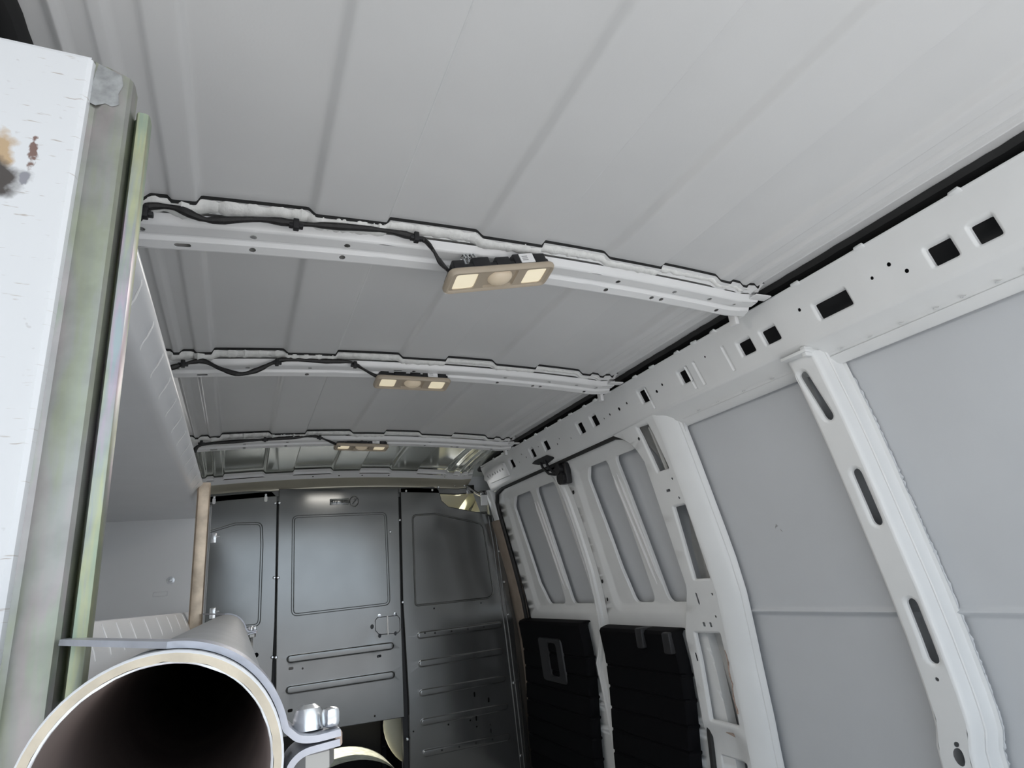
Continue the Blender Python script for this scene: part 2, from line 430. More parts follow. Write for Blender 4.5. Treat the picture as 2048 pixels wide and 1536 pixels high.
# pressed step lines running across the face
for u, sg in ((1.085, 1), (1.235, -1), (1.20, 1), (1.43, -1)):
    feats.append((rrect(u, .462, u + .012, .532, .005), [(.003, .004), (.005, .005)], True))
rb = MB()
RY0, RY1 = -.45, 2.86
sheet(rb, [(RY0, .455), (RY1, .455), (RY1, .566), (RY0, .566)], feats, mpR, vcuts(.46, .56, .02), seg=.2)
sec = [(F(.566), .566), (F(.570) - .001, .570), (F(.572) + .000, .5725), (F(.572) + .004, .573), (F(.572) + .008, .570), (F(.572) + .03, .566)]
rb.grid([[(x, y, z) for x, z in sec] for y in (RY0, .5, 1, 1.5, 2, 2.5, RY1)])
def under(y):                       # underside: steps down to the skin, or up to the door opening
    k = sst(1.40, 1.47, y)
    a = [(F(.455), .455), (F(.449) + .001, .449), (F(.445) + .004, .4445), (F(.440) + .012, .4405)]
    b1 = [(F(.42) + .032, .423), (F(.415) + .034, .4165), (F(.41) + .036, .414), (F(.40) + .052, .402), (F(.40) + .058, .397)]
    b2 = [(F(.455) + .030, .4435), (F(.455) + .034, .4445), (F(.455) + .036, .446), (F(.455) + .05, .448), (F(.455) + .058, .45)]
    return [(x, y, z) for x, z in a + [(p[0] * (1 - k) + q[0] * k, p[1] * (1 - k) + q[1] * k) for p, q in zip(b1, b2)]]
rb.grid([under(y) for y in (RY0, .2, .5, .8, 1.1, 1.38, 1.40, 1.42, 1.435, 1.45, 1.47, 1.7, 2.0, 2.3, 2.6, RY1)])
rb.build('rail_face', 'paint', rail, wn=True)
hm = MB(); hm.grid([[(F(z) + w, y, z) for z, w in ((.4145, .038), (.4135, .0335), (.411, .0345), (.399, .046), (.3965, .052))] for y in (RY0, .4, .9, 1.38)])
hm.build('lower_hem', 'paint', rail)
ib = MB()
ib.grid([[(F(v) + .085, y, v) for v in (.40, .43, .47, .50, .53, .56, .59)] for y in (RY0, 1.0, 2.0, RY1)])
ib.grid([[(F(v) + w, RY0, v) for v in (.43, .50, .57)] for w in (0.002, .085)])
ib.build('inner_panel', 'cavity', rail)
# spot-weld tabs along the hem
tb = MB(); tb.box(-.018, -.012, -.003, .004, .012, .002, .0015)
tm = None
for y in [.30, .47, .66, .83, 1.00, 1.10, 1.17, 1.25, 1.36, 1.45, 1.60, 1.69, 1.78, 1.88, 1.97, 2.08, 2.18, 2.30, 2.42, 2.55, 2.66]:
    if tm is None:
        t0 = MB(); t0.box(-.010, -.010, -.0045, .003, .010, .0015, .0014)
        o = t0.build('weld_tab', 'paint', None, base=(0, 0, 0)); tm = o
    else:
        o = tm.copy(); COL.objects.link(o)
    o.parent = rail; o.location = Vector((F(.572) + .004 - 1.15, y - 1.4 + random.uniform(-.01, .01), .571 - .41)); o.rotation_euler = (0, .35, random.uniform(-.25, .25))
# dents of the spot welds along the lower flange
dm = None
for y in [.40, .455, .50, .56, .61, .68, .75, .82, 1.02, 1.12, 1.22, 1.30]:
    if dm is None:
        t0 = MB(); t0.lathe([(.0, -.0025), (.003, -.002), (.0055, 0)], 10)
        o = t0.build('weld_dent', 'paint', None, base=(0, 0, 0)); dm = o
    else:
        o = dm.copy(); COL.objects.link(o)
    o.parent = rail; o.location = Vector((F(.42) + .030 - 1.15, y - 1.4, .419 - .41)); o.rotation_euler = (0, -.6, 0)
# white perforated end bracket at the front
br = MB(); hf = [(circ(2.60 + i * .032, .507, .006, 8), HOLE, False) for i in range(7)]
sheet(br, rpoly([(2.57, .47), (2.80, .475), (2.86, .50), (2.82, .528), (2.57, .535)], .01), hf, lambda u, v, w: (F(v) - .012 + w, u, v), hem=[(0, .011)], seg=.05)
tag(br.build('end_bracket', 'bow', rail), 'white perforated end bracket')

# ================================================================== REAR-SIDE PILLAR between the two plain bays
def sh1(v): return .016 * sst(-.36, -.43, v) + .006 * sst(.2, .43, v)
p1 = thing('body_pillar', (1.3, .9, -.95), 'narrow white hat-section pillar with three long slots dividing the plain right wall', 'pillar', None)
mp1 = lambda u, v, w: (F(v) + w, u + sh1(v), v)
st = [(.004, .0015), (.008, .005), (.009, .010)]
f1 = [(slot(.899, .286, .913, .388, .039), st, False), (slot(.893, .045, .8935, .150, .039), st, False), (slot(.8925, -.241, .893, -.131, .039), st, False),
      (circ(.898, -.281, .0042), HOLE, False), (circ(.892, -.402, .0055), HOLE, False), (circ(.890, -.425, .011, 14, .017), HOLE, False), (circ(.893, -.449, .004), HOLE, False)]
pb = MB()
cu = vcuts(-.92, .44, .04)
sheet(pb, [(.870, -.94), (.928, -.94), (.928, .432), (.870, .432)], f1, mp1, cu, seg=.04)
vv = np.linspace(-.94, .432, 40)
pb.grid([[mp1(u, v, w) for v in vv] for u, w in ((.870, 0), (.866, .001), (.863, .004), (.860, .012), (.857, .026), (.8555, .030), (.853, .0295), (.851, .031), (.8505, .036), (.848, .052), (.845, .057), (.838, .060))])
pb.grid([[mp1(u, v, w) for v in vv] for u, w in ((.928, 0), (.932, .001), (.935, .004), (.937, .012), (.941, .055), (.952, .060))])
pb.build('pillar_face', 'paint', p1, wn=True)
# top cap tabs
tp = MB(); tp.box(1.160, .868, .428, 1.21, .94, .436, .002); tp.box(1.165, .872, .420, 1.20, .885, .444, .003)
tp.build('top_tab', 'paint', p1)
def bead_strip(u0, du, v0, v1, w, n, r0, r1, seed):
    rnd = random.Random(seed); mb = MB(); rows = []
    for i in range(n):
        v = v0 + (v1 - v0) * i / (n - 1); r_ = rnd.uniform(r0, r1); off = rnd.uniform(-.0015, .0015)
        rows.append([mp1(u0 + du * (rnd.random() - .5) + off + r_ * math.cos(a), v, w - .6 * r_ * math.sin(a)) for a in np.linspace(0, math.pi, 7)])
    return mb.grid(rows)
bead_strip(.840, .002, -.46, .36, .063, 150, .002, .006, 3).build('sealant_bead', 'skin', p1)
bead_strip(.951, .002, -.40, .33, .063, 90, .002, .005, 4).build('sealant_bead', 'skin', p1)

# ================================================================== DOOR PILLAR, wide, with windows in it
p2 = thing('body_pillar', (1.3, 1.53, -.95), 'wide white door pillar with tall rectangular openings and a scuffed lower edge', 'pillar')
def rdg(v): return float(np.interp(v, [-.95, -.5, -.3, -.2, -.1, 0, .45], [1.512, 1.508, 1.500, 1.488, 1.474, 1.466, 1.466]))
def lft(v): return float(np.interp(v, [-.95, -.75, -.60, -.53, -.48, -.22, -.16, -.08, .33, .385, .42, .443], [1.74, 1.735, 1.725, 1.70, 1.685, 1.672, 1.64, 1.596, 1.588, 1.612, 1.655, 1.70]))
out = [(rdg(v), v) for v in np.linspace(-.94, .45, 40)] + [(lft(v), v) for v in np.linspace(.443, -.94, 60)]
stw = [(.003, .001), (.007, .005), (.008, .012)]
wq = lambda q: rpoly(q, .012)
f2 = [(wq([(1.480, .276), (1.552, .276), (1.572, .444), (1.500, .440)]), stw, False), (wq([(1.474, -.062), (1.560, -.062), (1.537, .175), (1.468, .175)]), stw, False),
      (wq([(1.524, -.474), (1.656, -.474), (1.634, -.208), (1.507, -.206)]), stw, False), (wq([(1.535, -.80), (1.67, -.80), (1.655, -.56), (1.525, -.56)]), stw, False),
      (rrect(1.515, .215, 1.535, .223, .002), HOLE, False), (circ(1.487, .250, .004), HOLE, False), (circ(1.487, .19, .004), HOLE, False),
      (circ(1.492, -.10, .004), HOLE, False), (rrect(1.560, -.13, 1.567, -.095, .003), HOLE, False), (rrect(1.535, -.196, 1.545, -.182, .002), HOLE, False), (rrect(1.565, -.195, 1.575, -.182, .002), HOLE, False),
      (circ(1.507, -.165, .004), HOLE, False), (rrect(1.645, -.30, 1.652, -.275, .003), HOLE, False), (rrect(1.69, -.60, 1.697, -.565, .003), HOLE, False), (circ(1.575, .40, .006), HOLE, False)]
pc = MB(); cu2 = vcuts(-.92, .44, .04)
def mp2(u, v, w):
    return (F(v) + w + .018 * sst(-.47, -.53, v) * sst(rdg(v) + .01, rdg(v) + .05, u), u, v)
sheet(pc, out, f2, mp2, cu2, seg=.03)
vv2 = np.linspace(-.94, .45, 44)
def gus(v): return .0
pc.grid([[mp2(rdg(v) + du, v, w) for v in vv2] for du, w in ((0, 0), (-.006, .001), (-.014, .004), (-.030, .013), (-.046, .027), (-.052, .034), (-.055, .040), (-.058, .041), (-.062, .046), (-.066, .052), (-.067, .056))])
lv = list(np.linspace(-.94, .443, 60))
pc.grid([[mp2(lft(v) + du, v, w) for v in lv] for du, w in ((0, 0), (.003, .001), (.005, .004), (.006, .03))])
# fillet where the pillar flares into the rail
arc = [(1.405 - .055 * (1 - math.cos(a)) , .36 + .082 * math.sin(a)) for a in np.linspace(0, math.pi / 2, 9)]
fil = [(1.42, .35)] + [(1.402, .35)] + arc + [(1.30, .4425), (1.30, .452), (1.42, .452)]
g2 = MB(); sheet(g2, fil, [], lambda u, v, w: (F(v) + .046 + w, u, v), (), hem=[(0, .012)], seg=.02)
pc.v and pc.build('pillar_face', 'paint', p2, wn=True)
g2.build('corner_gusset', 'paint', p2)
bk = MB()
bk.grid([[(F(v) + .048 + .012 * math.sin(14 * (u - 1.47)) + .010 * math.sin(9 * v + 20 * u), u, v) for v in np.linspace(-.94, .45, 60) for u in [1.455 + (lft(v) - .012 - 1.455) * t]] for t in np.linspace(0, 1, 16)])
bk.build('back_panel', 'mirror', p2)
rf = MB()
for du in (0, .022):
    rf.tube([(F(v) + .030, 1.512 + du + .1 * (.43 - v) * -.35, v) for v in np.linspace(.27, .43, 8)], .007, 8)
rf.build('reinforcing_rib', 'mirror', p2)
# scuffs: bare torn edge next to the big opening
sc_ = MB(); rnd = random.Random(5)
for k in range(1):
    pts = []
    for i in range(16):
        v = -.26 - i * .0115; pts.append((1.5145 - .002 * math.sin(i) - .0035 * rnd.random() + (-.26 - v) * .075, v))
    q = [(u - .004 - .004 * rnd.random(), v) for u, v in pts][::-1]
    sheet(sc_, pts + q, [], lambda u, v, w: (F(v) - .0008, u, v), seg=.05)
sheet(sc_, rpoly([(1.60, -.492), (1.565, -.489), (1.53, -.496), (1.56, -.502)], .002), [], lambda u, v, w: (F(v) - .0008 + .018 * sst(-.47, -.53, v) * sst(rdg(v) + .01, rdg(v) + .05, u), u, v), seg=.01)
tag(sc_.build('scuff_mark', 'copper', p2), 'dark rusty scuff')
for zz in (-.232, -.336, -.535):
    pass

# ================================================================== SIDE DOORS
def door(n, y0, y1, recs, bead, band, label, col='paint'):
    d = thing('door_%d' % n, (1.33, (y0 + y1) / 2, -.95), label, None); d['kind'] = 'structure'
    W0 = .022
    mp = lambda u, v, w: (F(v) + W0 + w, u, v)
    mb = MB()
    st_band = [(.010, .002), (.030, .010), (.040, .013)]
    loopb = rpoly([(band[0], band[2]), (band[1], band[2]), (band[1], band[3]), (band[0], band[3])], .06, 6)
    fe = []
    o1 = resample(rpoly([(y0, -.93), (y1, -.93), (y1, .40), (y1 - .03, .437), (y0 + .06, .437), (y0 + .005, .36)], [.0, 0, .04, .05, .07, .08], 6), .03)
    lb = resample(ccw(loopb), .03)
    rows = [[mp(u, v, 0) for u, v in lb]]
    for ins, dep in st_band: rows.append([mp(u, v, dep) for u, v in inset(lb, ins)])
    mb.grid(rows, True)
    cut = vcuts(-.9, .43, .04)
    fill(mb, ccw(o1), [lb], mp, 0, cut)
    inner = inset(lb, .040); rl = []
    for q in recs:
        l = resample(ccw(rpoly(q, .035, 5)), .03); rl.append(l)
        rows = [[mp(u, v, .013) for u, v in l]] + [[mp(u, v, d_) for u, v in inset(l, i_)] for i_, d_ in ((.001, .0145), (.002, .017), (.002, .026))]
        mb.grid(rows, True)
    fill(mb, inner, rl, mp, .013, cut)
    rows = [[mp(u, v, 0) for u, v in o1], [mp(u, v, .03) for u, v in inset(o1, -.002)]]
    mb.grid(rows, True)
    mb.build('door_panel', col, d, wn=True)
    ok = MB(); ok.grid([[(F(v) + .064, u, v) for v in np.linspace(-.93, .44, 40)] for u in (y0 + .004, (y0 + y1) / 2, y1 - .004)]); ok.build('outer_skin', 'skin', d)
    for du in (-.013, .013):
        t = MB(); t.tube([mp(bead[0] + du + (bead[1] - bead[0]) * k / 10, .33 - .395 * k / 10, .013) for k in range(11)], [.001] + [.0065] * 9 + [.001], 8)
        t.build('stiffening_bead', 'bow', d)
    return d
d1 = door(1, 2.215, 2.868, [[(2.505, .39), (2.68, .392), (2.735, .345), (2.705, -.03), (2.66, -.128), (2.488, -.128), (2.488, .0)], [(2.265, .39), (2.455, .392), (2.430, -.128), (2.235, -.128)]], (2.488, 2.449), (2.20, 2.80, -.168, .425),
          'front white side door with two tall pressed recesses above black trim')
d2 = door(2, 1.594, 2.165, [[(1.838, .375), (1.856, .398), (1.965, .398), (2.003, .345), (1.978, .0), (1.955, -.127), (1.826, -.127)], [(1.612, .36), (1.65, .398), (1.788, .394), (1.758, -.127), (1.604, -.127)]], (1.822, 1.778), (1.575, 2.09, -.165, .425),
          'rear white side door with two tall pressed recesses beside the wide door pillar')
for u, v, r_ in ((2.118, .315, .009), (2.115, -.04, .008), (2.118, -.11, .006)):
    t = MB(); t.add([(F(v) + .021, u + r_ * .9 * math.cos(a), v + r_ * 1.3 * math.sin(a)) for a in np.linspace(0, 2 * math.pi, 12, endpoint=False)], [tuple(range(12))])
    t.build('plug', 'dark', d2)
# leading edge of the rear door: a folded, ribbed strip that runs down between the trims
le = MB()
def lead(v): return float(np.interp(v, [-.95, -.7, -.43, -.36, -.30, -.2, 0, .18, .31, .42], [2.235, 2.246, 2.275, 2.285, 2.245, 2.195, 2.165, 2.165, 2.175, 2.20]))
vl = np.linspace(-.94, .40, 40)
le.grid([[(F(v) + w, lead(v) + du, v) for v in vl] for du, w in ((-.045, .021), (-.018, .016), (-.013, .008), (-.008, .006), (-.004, .008), (0, .015), (.005, .008), (.010, .006), (.015, .008), (.020, .022), (.026, .05))])
tag(le.build('leading_edge', 'paint', d2), 'ribbed white leading edge')
# black lower trim panels
def trim_panel(parent, y0, y1, top, seed):
    mb = MB(); prof = [(.03, top + .004), (.0, top + .002), (-.022, top - .004), (-.030, top - .014), (-.030, top - .10)]
    z = top - .10
    while z > -.90:
        prof += [(-.030, z - .03), (-.025, z - .034), (-.025, z - .040), (-.030, z - .044)]; z -= .075
    prof += [(-.03, -.94)]
    ul = [(y0 - .006, .035), (y0, .012), (y0 + .012, .0)] + [(y0 + (y1 - y0) * k / 8, 0) for k in range(1, 8)] + [(y1 - .012, 0), (y1, .012), (y1 + .006, .035)]
    mb.grid([[(F(zz) + w + dw, u + .05 * sst(-.3, -.75, zz), zz) for w, zz in prof] for u, dw in ul])
    return mb.build('lower_trim', 'trim', parent)
t1 = trim_panel(d1, 2.30, 2.93, -.195, 1); t2 = trim_panel(d2, 1.70, 2.165, -.208, 2)
tag(t1, 'black plastic lower trim'); tag(t2, 'black plastic lower trim')
hp = MB()
sheet(hp, rrect(2.50, -.45, 2.72, -.27, .02), [(rrect(2.55, -.43, 2.64, -.285, .025), [(.004, .004), (.006, .03)], True)], lambda u, v, w: (F(v) - .036 + w, u, v), (), hem=[(-.004, .008)], seg=.05)
hp.build('pull_handle', 'black', t1)
for y_, z_ in ((1.86, -.27), (1.71, -.28)):
    lg = MB(); lg.box(1.28, y_, z_, 1.34, y_ + .04, z_ + .066, .006); lg.build('trim_clip', 'black', t2)
# weather strip around the door opening
ws = MB()
path = [(1.735, -.90), (1.69, -.60), (1.672, -.45), (1.664, -.22), (1.632, -.15), (1.597, -.075), (1.588, .1), (1.588, .30), (1.598, .355), (1.625, .400), (1.665, .430), (1.71, .4415), (2.0, .4415), (2.4, .4415), (2.74, .4405), (2.83, .425), (2.872, .385), (2.885, .30), (2.89, .1), (2.90, -.1), (2.93, -.30), (2.95, -.6), (2.95, -.9)]
pp = []
for i in range(len(path) - 1):
    for k in range(4): pp.append((path[i][0] + (path[i + 1][0] - path[i][0]) * k / 4, path[i][1] + (path[i + 1][1] - path[i][1]) * k / 4))
ws.tube([(F(v) + .016, u, v) for u, v in pp], .0105, 8)
tag(ws.build('trim_9', 'rubber'), 'black rubber weather strip running round the side door opening', kind='structure')
# opening flange in front of the partition
fb = MB(); vb = np.linspace(-.94, .455, 30)
fb.grid([[(F(v) + w, y + .05 * sst(0, -.5, v), v) for v in np.linspace(-.94, .30, 26)] for y, w in ((2.895, .03), (2.903, .006), (2.91, .003), (2.99, .003), (3.1, .003))])
fw = MB(); fw.grid([[(F(v) + w, y, v) for v in np.linspace(.30, .455, 8)] for y, w in ((2.885, .03), (2.893, .004), (2.90, 0), (2.945, .0), (2.95, .03))])
tag(fw.build('trim_8', 'paint'), 'white corner of the body above the side door seal', kind='structure')
tag(fb.build('trim_1', 'tan'), 'tan edge strip between partition and side door', kind='structure')
# latch above the split between the doors
la = thing('door_latch', (1.2, 2.15, .36), 'black latch with two bent rods at the top of the door split', 'latch')
l1 = MB(); sheet(l1, rpoly([(2.12, .458), (2.17, .479), (2.28, .480), (2.325, .474), (2.27, .458), (2.20, .449)], .006), [], lambda u, v, w: (F(v) - .006 + w, u, v), hem=[(.0, .006)], seg=.02)
l1.build('mounting_plate', 'black', la)
l2 = MB()
for dy in (0, .045):
    l2.tube([(F(.455) - .008, 2.245 - dy, .462), (F(.44) - .012, 2.235 - dy, .44), (F(.42) - .014, 2.195 - dy * .8, .405), (F(.40) - .01, 2.165 - dy * .5, .395), (F(.40), 2.135 - dy * .3, .392)], .0055, 8)
l2.build('rod', 'black', la)
l3 = MB(); l3.tube([(F(.37) + .004, 2.115, .372), (F(.37) - .022, 2.115, .372)], .028, 14); l3.tube([(F(.41) + .006, 2.12, .408), (F(.41) - .018, 2.12, .408)], .022, 14); l3.box(F(.37) - .01, 2.08, .345, F(.37) + .016, 2.125, .43, .005)
l3.build('latch_body', 'black', la)

# ================================================================== ROOF BOWS
def bow(y0, wid, drop, label, header=False):
    ty = thing('roof_bow', (XC, y0 + wid / 2, .50), label, 'beam', 'roof bows across the van')
    def rz(x, v): return arch(x, y0 + v)
    s = wid / .088; k = drop / .042
    X0, X1 = -.222, 1.096
    xs_ = np.linspace(X0, X1, 46)
    mb = MB()
    # near flange follows the pressed steps of the roof
    xf = sorted(set(np.linspace(X0, X1, 70).tolist() + [a + d for l_ in LANDS + [(-.148, -.119), (.992, 1.022), (1.040, 1.066), (-.192, -.166), (XC + .634, XC + .648), (XC - .648, XC - .634)] for a in l_ for d in (-.012, -.008, -.005, -.003, 0, .003, .005, .008, .012) if X0 < a + d < X1]))
    mb.grid([[(x, y0 + v * s, rz(x, v * s) + land(x) * g - dz * k) for x in xf] for v, dz, g in ((.0016, .0062, 1), (.005, .0068, 1), (.018, .008, .7), (.024, .010, .4))])
    prof = [(.024, .010), (.027, .016), (.029, .023), (.032, .026), (.034, .027)]
    mb.grid([[(x, y0 + v * s, rz(x, v * s) - dz * k) for x in xs_] for v, dz in prof])
    hx1 = [(283, 455), (507, 466), (694, 483), (990, 520), (1235, 560), (1348, 583), (1418, 598), (1464, 594)]
    hx2 = [(505, 498), (684, 513), (1211, 581), (1303, 599), (1322, 602), (1433, 626)]
    fa = [(circ(onY(a, b, .925)[0], .047 * s, .0056 if i < 7 else .004, 9), HOLE, False) for i, (a, b) in enumerate(hx1)] + [(slot(.375, .048 * s, .395, .048 * s, .006), HOLE, False)]
    fbb = [(circ(onY(a, b, .95)[0], .071 * s, .0054, 9), HOLE, False) for a, b in hx2] + [(slot(-.112, .071 * s, -.096, .071 * s, .008), HOLE, False)]
    uc = [('u', x) for x in np.linspace(X0, X1, 30)[1:-1]]
    sheet(mb, [(X0, .034 * s), (X1, .034 * s), (X1, .053 * s), (X0, .053 * s)], fa, lambda u, v, w: (u, y0 + v, rz(u, v) - .027 * k - (v / s - .034) * .10 + w), uc, seg=.04)
    prof = [(.053, .0290), (.0555, .0275), (.058, .027), (.060, .0285), (.0615, .033), (.063, .036)]
    mb.grid([[(x, y0 + v * s, rz(x, v * s) - dz * k) for x in xs_] for v, dz in prof])
    sheet(mb, [(X0, .063 * s), (X1, .063 * s), (X1, .079 * s), (X0, .079 * s)], fbb, lambda u, v, w: (u, y0 + v, rz(u, v) - .036 * k - (v / s - .063) * .28 + w), uc, seg=.04)
    prof = [(.079, .0405), (.082, .0405), (.0845, .038), (.086, .032), (.087, .012), (.095, .006)]
    mb.grid([[(x, y0 + v * s, rz(x, v * s) - dz * k) for x in xs_] for v, dz in prof])
    mb.build('channel', 'bow', ty, wn=True)
    gs = MB(); gs.grid([[(x, y0 + .0015, rz(x, 0) + land(x) - dz) for x in xf] for dz in (-.0005, .0065)]); gs.build('gap_shade', 'dark', ty)  # black strip standing in for the shadow line between flange and roof
    # lumpy sealant squeezed out along the near flange
    rnd = random.Random(int(y0 * 100)); sb = MB(); rows = []
    n = 260
    for i in range(n):
        x = -.215 + 1.27 * i / (n - 1); t = (x + .215) / 1.27
        r_ = (.0125 * (1 - t) ** .7 + .004) * (1 + .28 * math.sin(i * .9 + rnd.random()) * rnd.random() + rnd.uniform(-.12, .12)); vo = .016 + rnd.uniform(-.0015, .0015)
        rows.append([(x, y0 + vo * s + r_ * math.cos(a), rz(x, .015) + land(x) * .8 - .0055 * k - .75 * r_ * math.sin(a)) for a in np.linspace(0, math.pi, 8)])
    sb.grid(rows); tag(sb.build('sealant_bead', 'seal', ty, angle=60), 'lumpy white sealant')
    # end brackets at both sides
    for sx in (1, -1):
        e = MB(); ax = lambda q: XC + sx * q
        e.box(min(ax(.63), ax(.678)), y0 + .006 * s, .568, max(ax(.63), ax(.678)), y0 + .030 * s, .572, .0015)
        e2 = MB(); e2.box(min(ax(.640), ax(.652)), y0 + .090 * s, .535, max(ax(.640), ax(.652)), y0 + .11 * s, .580, .002); e2.build('end_tab', 'bow', ty)
        e.build('end_bracket', 'bow', ty)
    return ty
bow(.876, .090, .039, 'nearest white roof bow, lumpy sealant along its edge and a lamp hanging askew')
bow(1.497, .090, .036, 'second white roof bow from the rear doors, carrying the middle lamp')
bow(2.318, .090, .036, 'furthest white roof bow, just before the reflective front roof bay')

# front roof header with its straw-coloured lower lip
hd = thing('roof_header', (XC, 2.95, .46), 'straw-tinted roof header closing the roof above the dark partition', 'beam')
X0, X1 = -.225, 1.10
h1 = MB(); xh = np.linspace(-.225, 1.10, 50)
xf = sorted(set(xh.tolist() + [a + d for l_ in LANDS + [(-.148, -.119), (.992, 1.022), (1.040, 1.066), (-.192, -.166), (XC + .634, XC + .648), (XC - .648, XC - .634)] for a in l_ for d in (-.012, -.008, -.005, -.003, 0, .003, .005, .008, .012) if X0 < a + d < X1]))
h1.grid([[(x, y, arch(x, y) + land(x) * g - dz) for x in xf] for y, dz, g in ((2.885, .004, 1), (2.881, .006, 1), (2.90, .008, .7), (2.906, .012, .3))])
uc = [('u', x) for x in np.linspace(-.2, 1.08, 20)]
sheet(h1, [(-.225, 2.906), (1.10, 2.906), (1.10, 2.93), (-.225, 2.93)], [(circ(x, 2.918, .004), HOLE, False) for x in (.30, .42, .53, .66, .95)], lambda u, v, w: (u, v, arch(u, v) - .012 - (v - 2.906) * .45 + w), uc, seg=.05)
h1.build('flange', 'bow', hd)
h2 = MB()
h2.grid([[(x, y, arch(x, y) - dz) for x in xh] for y, dz in ((2.93, .0228), (2.94, .027), (2.965, .031), (2.985, .036), (2.994, .042), (2.996, .05))])
tag(h2.build('lower_lip', 'header', hd), 'straw-tinted glossy lower lip')
h3 = MB()
h3.grid([[(x, y, arch(x, 2.99) - dz) for x in xh] for y, dz in ((2.996, .046), (2.992, .052), (2.992, .075), (2.998, .08), (3.03, .08))])
h3.box(1.09, 2.99, .455, 1.135, 3.0, .50, .001)
h7 = MB(); h7.add([(1.085, 2.999, .60), (1.24, 2.999, .60), (1.24, 2.999, .46), (1.165, 2.999, .462), (1.085, 2.999, .49)], [(0, 1, 2, 3, 4)]); h7.build('corner_plate', 'skin', hd)
h4 = MB(); a_ = onY(934, 972, 2.98); b_ = onY(972, 996, 2.96); h4.tube([tuple(a_), tuple((a_ + b_) / 2 + np.array([0, 0, -.006])), tuple(b_)], .014, 6, flat=.5); h4.build('corner_brace', 'part', hd)
h5 = MB(); c_ = onY(967, 990, 2.93); h5.box(c_[0] - .018, 2.92, c_[2] - .055, c_[0] + .018, 2.935, c_[2], .003); tag(h5.build('corner_block', 'bow', hd), 'white corner block')
h6 = MB(); h6.box(c_[0] - .020, 2.918, c_[2], c_[0] + .018, 2.937, c_[2] + .022, .003); h6.build('corner_clip', 'part', hd)
tag(h3.build('black_rail', 'part', hd), 'dark grey bolted rail')

# ================================================================== PARTITION (dark grey bulkhead)
G = [(.004, .0045), (.009, .0045), (.013, .001)]
RIB = [(.0035, -.001), (.007, -.006), (.010, -.0065)]
def bolt_at(parent, zx, zy, y=2.985, r=.0075):
    x, z = BZ(zx, zy)
    global BOLT
    if BOLT is None:
        b = MB(); b.lathe([(0, -.006), (.004, -.0055), (.0065, -.003), (.0072, 0), (.0072, .002)], 10, Matrix.Rotation(-math.pi / 2, 4, 'X'))
        o = b.build('bolt', 'zincbolt', None, base=(0, 0, 0)); BOLT = o
    else:
        o = BOLT.copy(); COL.objects.link(o)
    o.parent = parent; w = Vector(parent['_w']); o.location = Vector((x, y, z)) - w; o['label'] = 'bright zinc bolt head'
BOLT = None
def ribz(a, b, th=.037):            # pressed bar between two points of the crop
    A = Vector(BZ(*a)); Bq = Vector(BZ(*b)); return slot(A.x, A.y, Bq.x, Bq.y, th)
HEM = [(.003, -.004), (.0, .004), (.0, .028)]
def bpanel(name, outline, feats, label, y=0.0, mname='part'):
    pts = [BZ(*q) for q in outline]
    cx = sum(p[0] for p in pts) / len(pts)
    t = thing(name, (cx, 3.0, -.95), label, 'partition')
    return t, pts
# left panel
tL, pts = bpanel('partition_panel', [(-120, 160), (405, 158), (432, 185), (420, 800), (405, 1100), (390, 1560), (-120, 1560)], [], 'left dark grey partition panel half hidden behind the shelf post')
mb = MB()
sheet(mb, rpoly(pts, [.0, .03, .03, 0, 0, 0, 0]), [(rpoly([BZ(*q) for q in ((60, 362), (225, 312), (362, 310), (366, 420), (352, 832), (60, 850))], [.03] * 6), G, True), (circ(*BZ(330, 972), .010, 8), HOLE, False)], lambda u, v, w: (u, 2.992 + w, v), hem=[(-.004, .004), (-.005, .02)], seg=.08)
mb.build('sheet', 'part', tL, wn=True)
for q in ((122, 188), (378, 176), (420, 587), (410, 983), (425, 217)): bolt_at(tL, *q, y=2.99)
for q in ((120, 206), (378, 195)):
    x, z = BZ(*q); s_ = MB(); sheet(s_, slot(x, z - .008, x, z + .008, .013), [], lambda u, v, w: (u, 2.9915, v)); s_.build('slot_plate', 'bright', tL)
# centre door
tC, pts = bpanel('partition_door', [(446, 150), (1034, 146), (1045, 700), (1062, 1277), (700, 1335), (440, 1378), (428, 1378), (433, 800)], [], 'centre dark grey partition door with raised ribs, cut short above the cab gap')
fe = [(rpoly([BZ(*q) for q in ((507, 278), (978, 260), (997, 724), (502, 782))], .03, 6), G, True),
      (ribz((500, 991), (996, 926)), RIB, True), (ribz((496, 1145), (1000, 1070)), RIB, True)]
for q, r_ in (((905, 831), .009), ((941, 778), .008), ((1020, 770), .008), ((943, 876), .008), ((1022, 864), .008), ((560, 1038), .004), ((918, 1274), .004), ((555, 1280), .004)):
    fe.append((circ(*BZ(*q), r_, 9, r_ * 1.2), HOLE, False))
for q in ((940, 977), (502, 1038), (498, 1247)):
    x, z = BZ(*q); fe.append((rrect(x - .010, z - .006, x + .010, z + .006, .005), HOLE, False))
mb = MB(); sheet(mb, rpoly(pts, [.03, .03, 0, 0, 0, 0, 0, 0]), fe, lambda u, v, w: (u, 2.985 + w, v), hem=[(-.003, .003), (-.004, .03)], seg=.08)
mb.build('sheet', 'part', tC, wn=True)
for q in ((445, 217), (438, 587), (428, 983), (1042, 302), (1057, 709), (995, 360)): bolt_at(tC, *q, y=2.983)
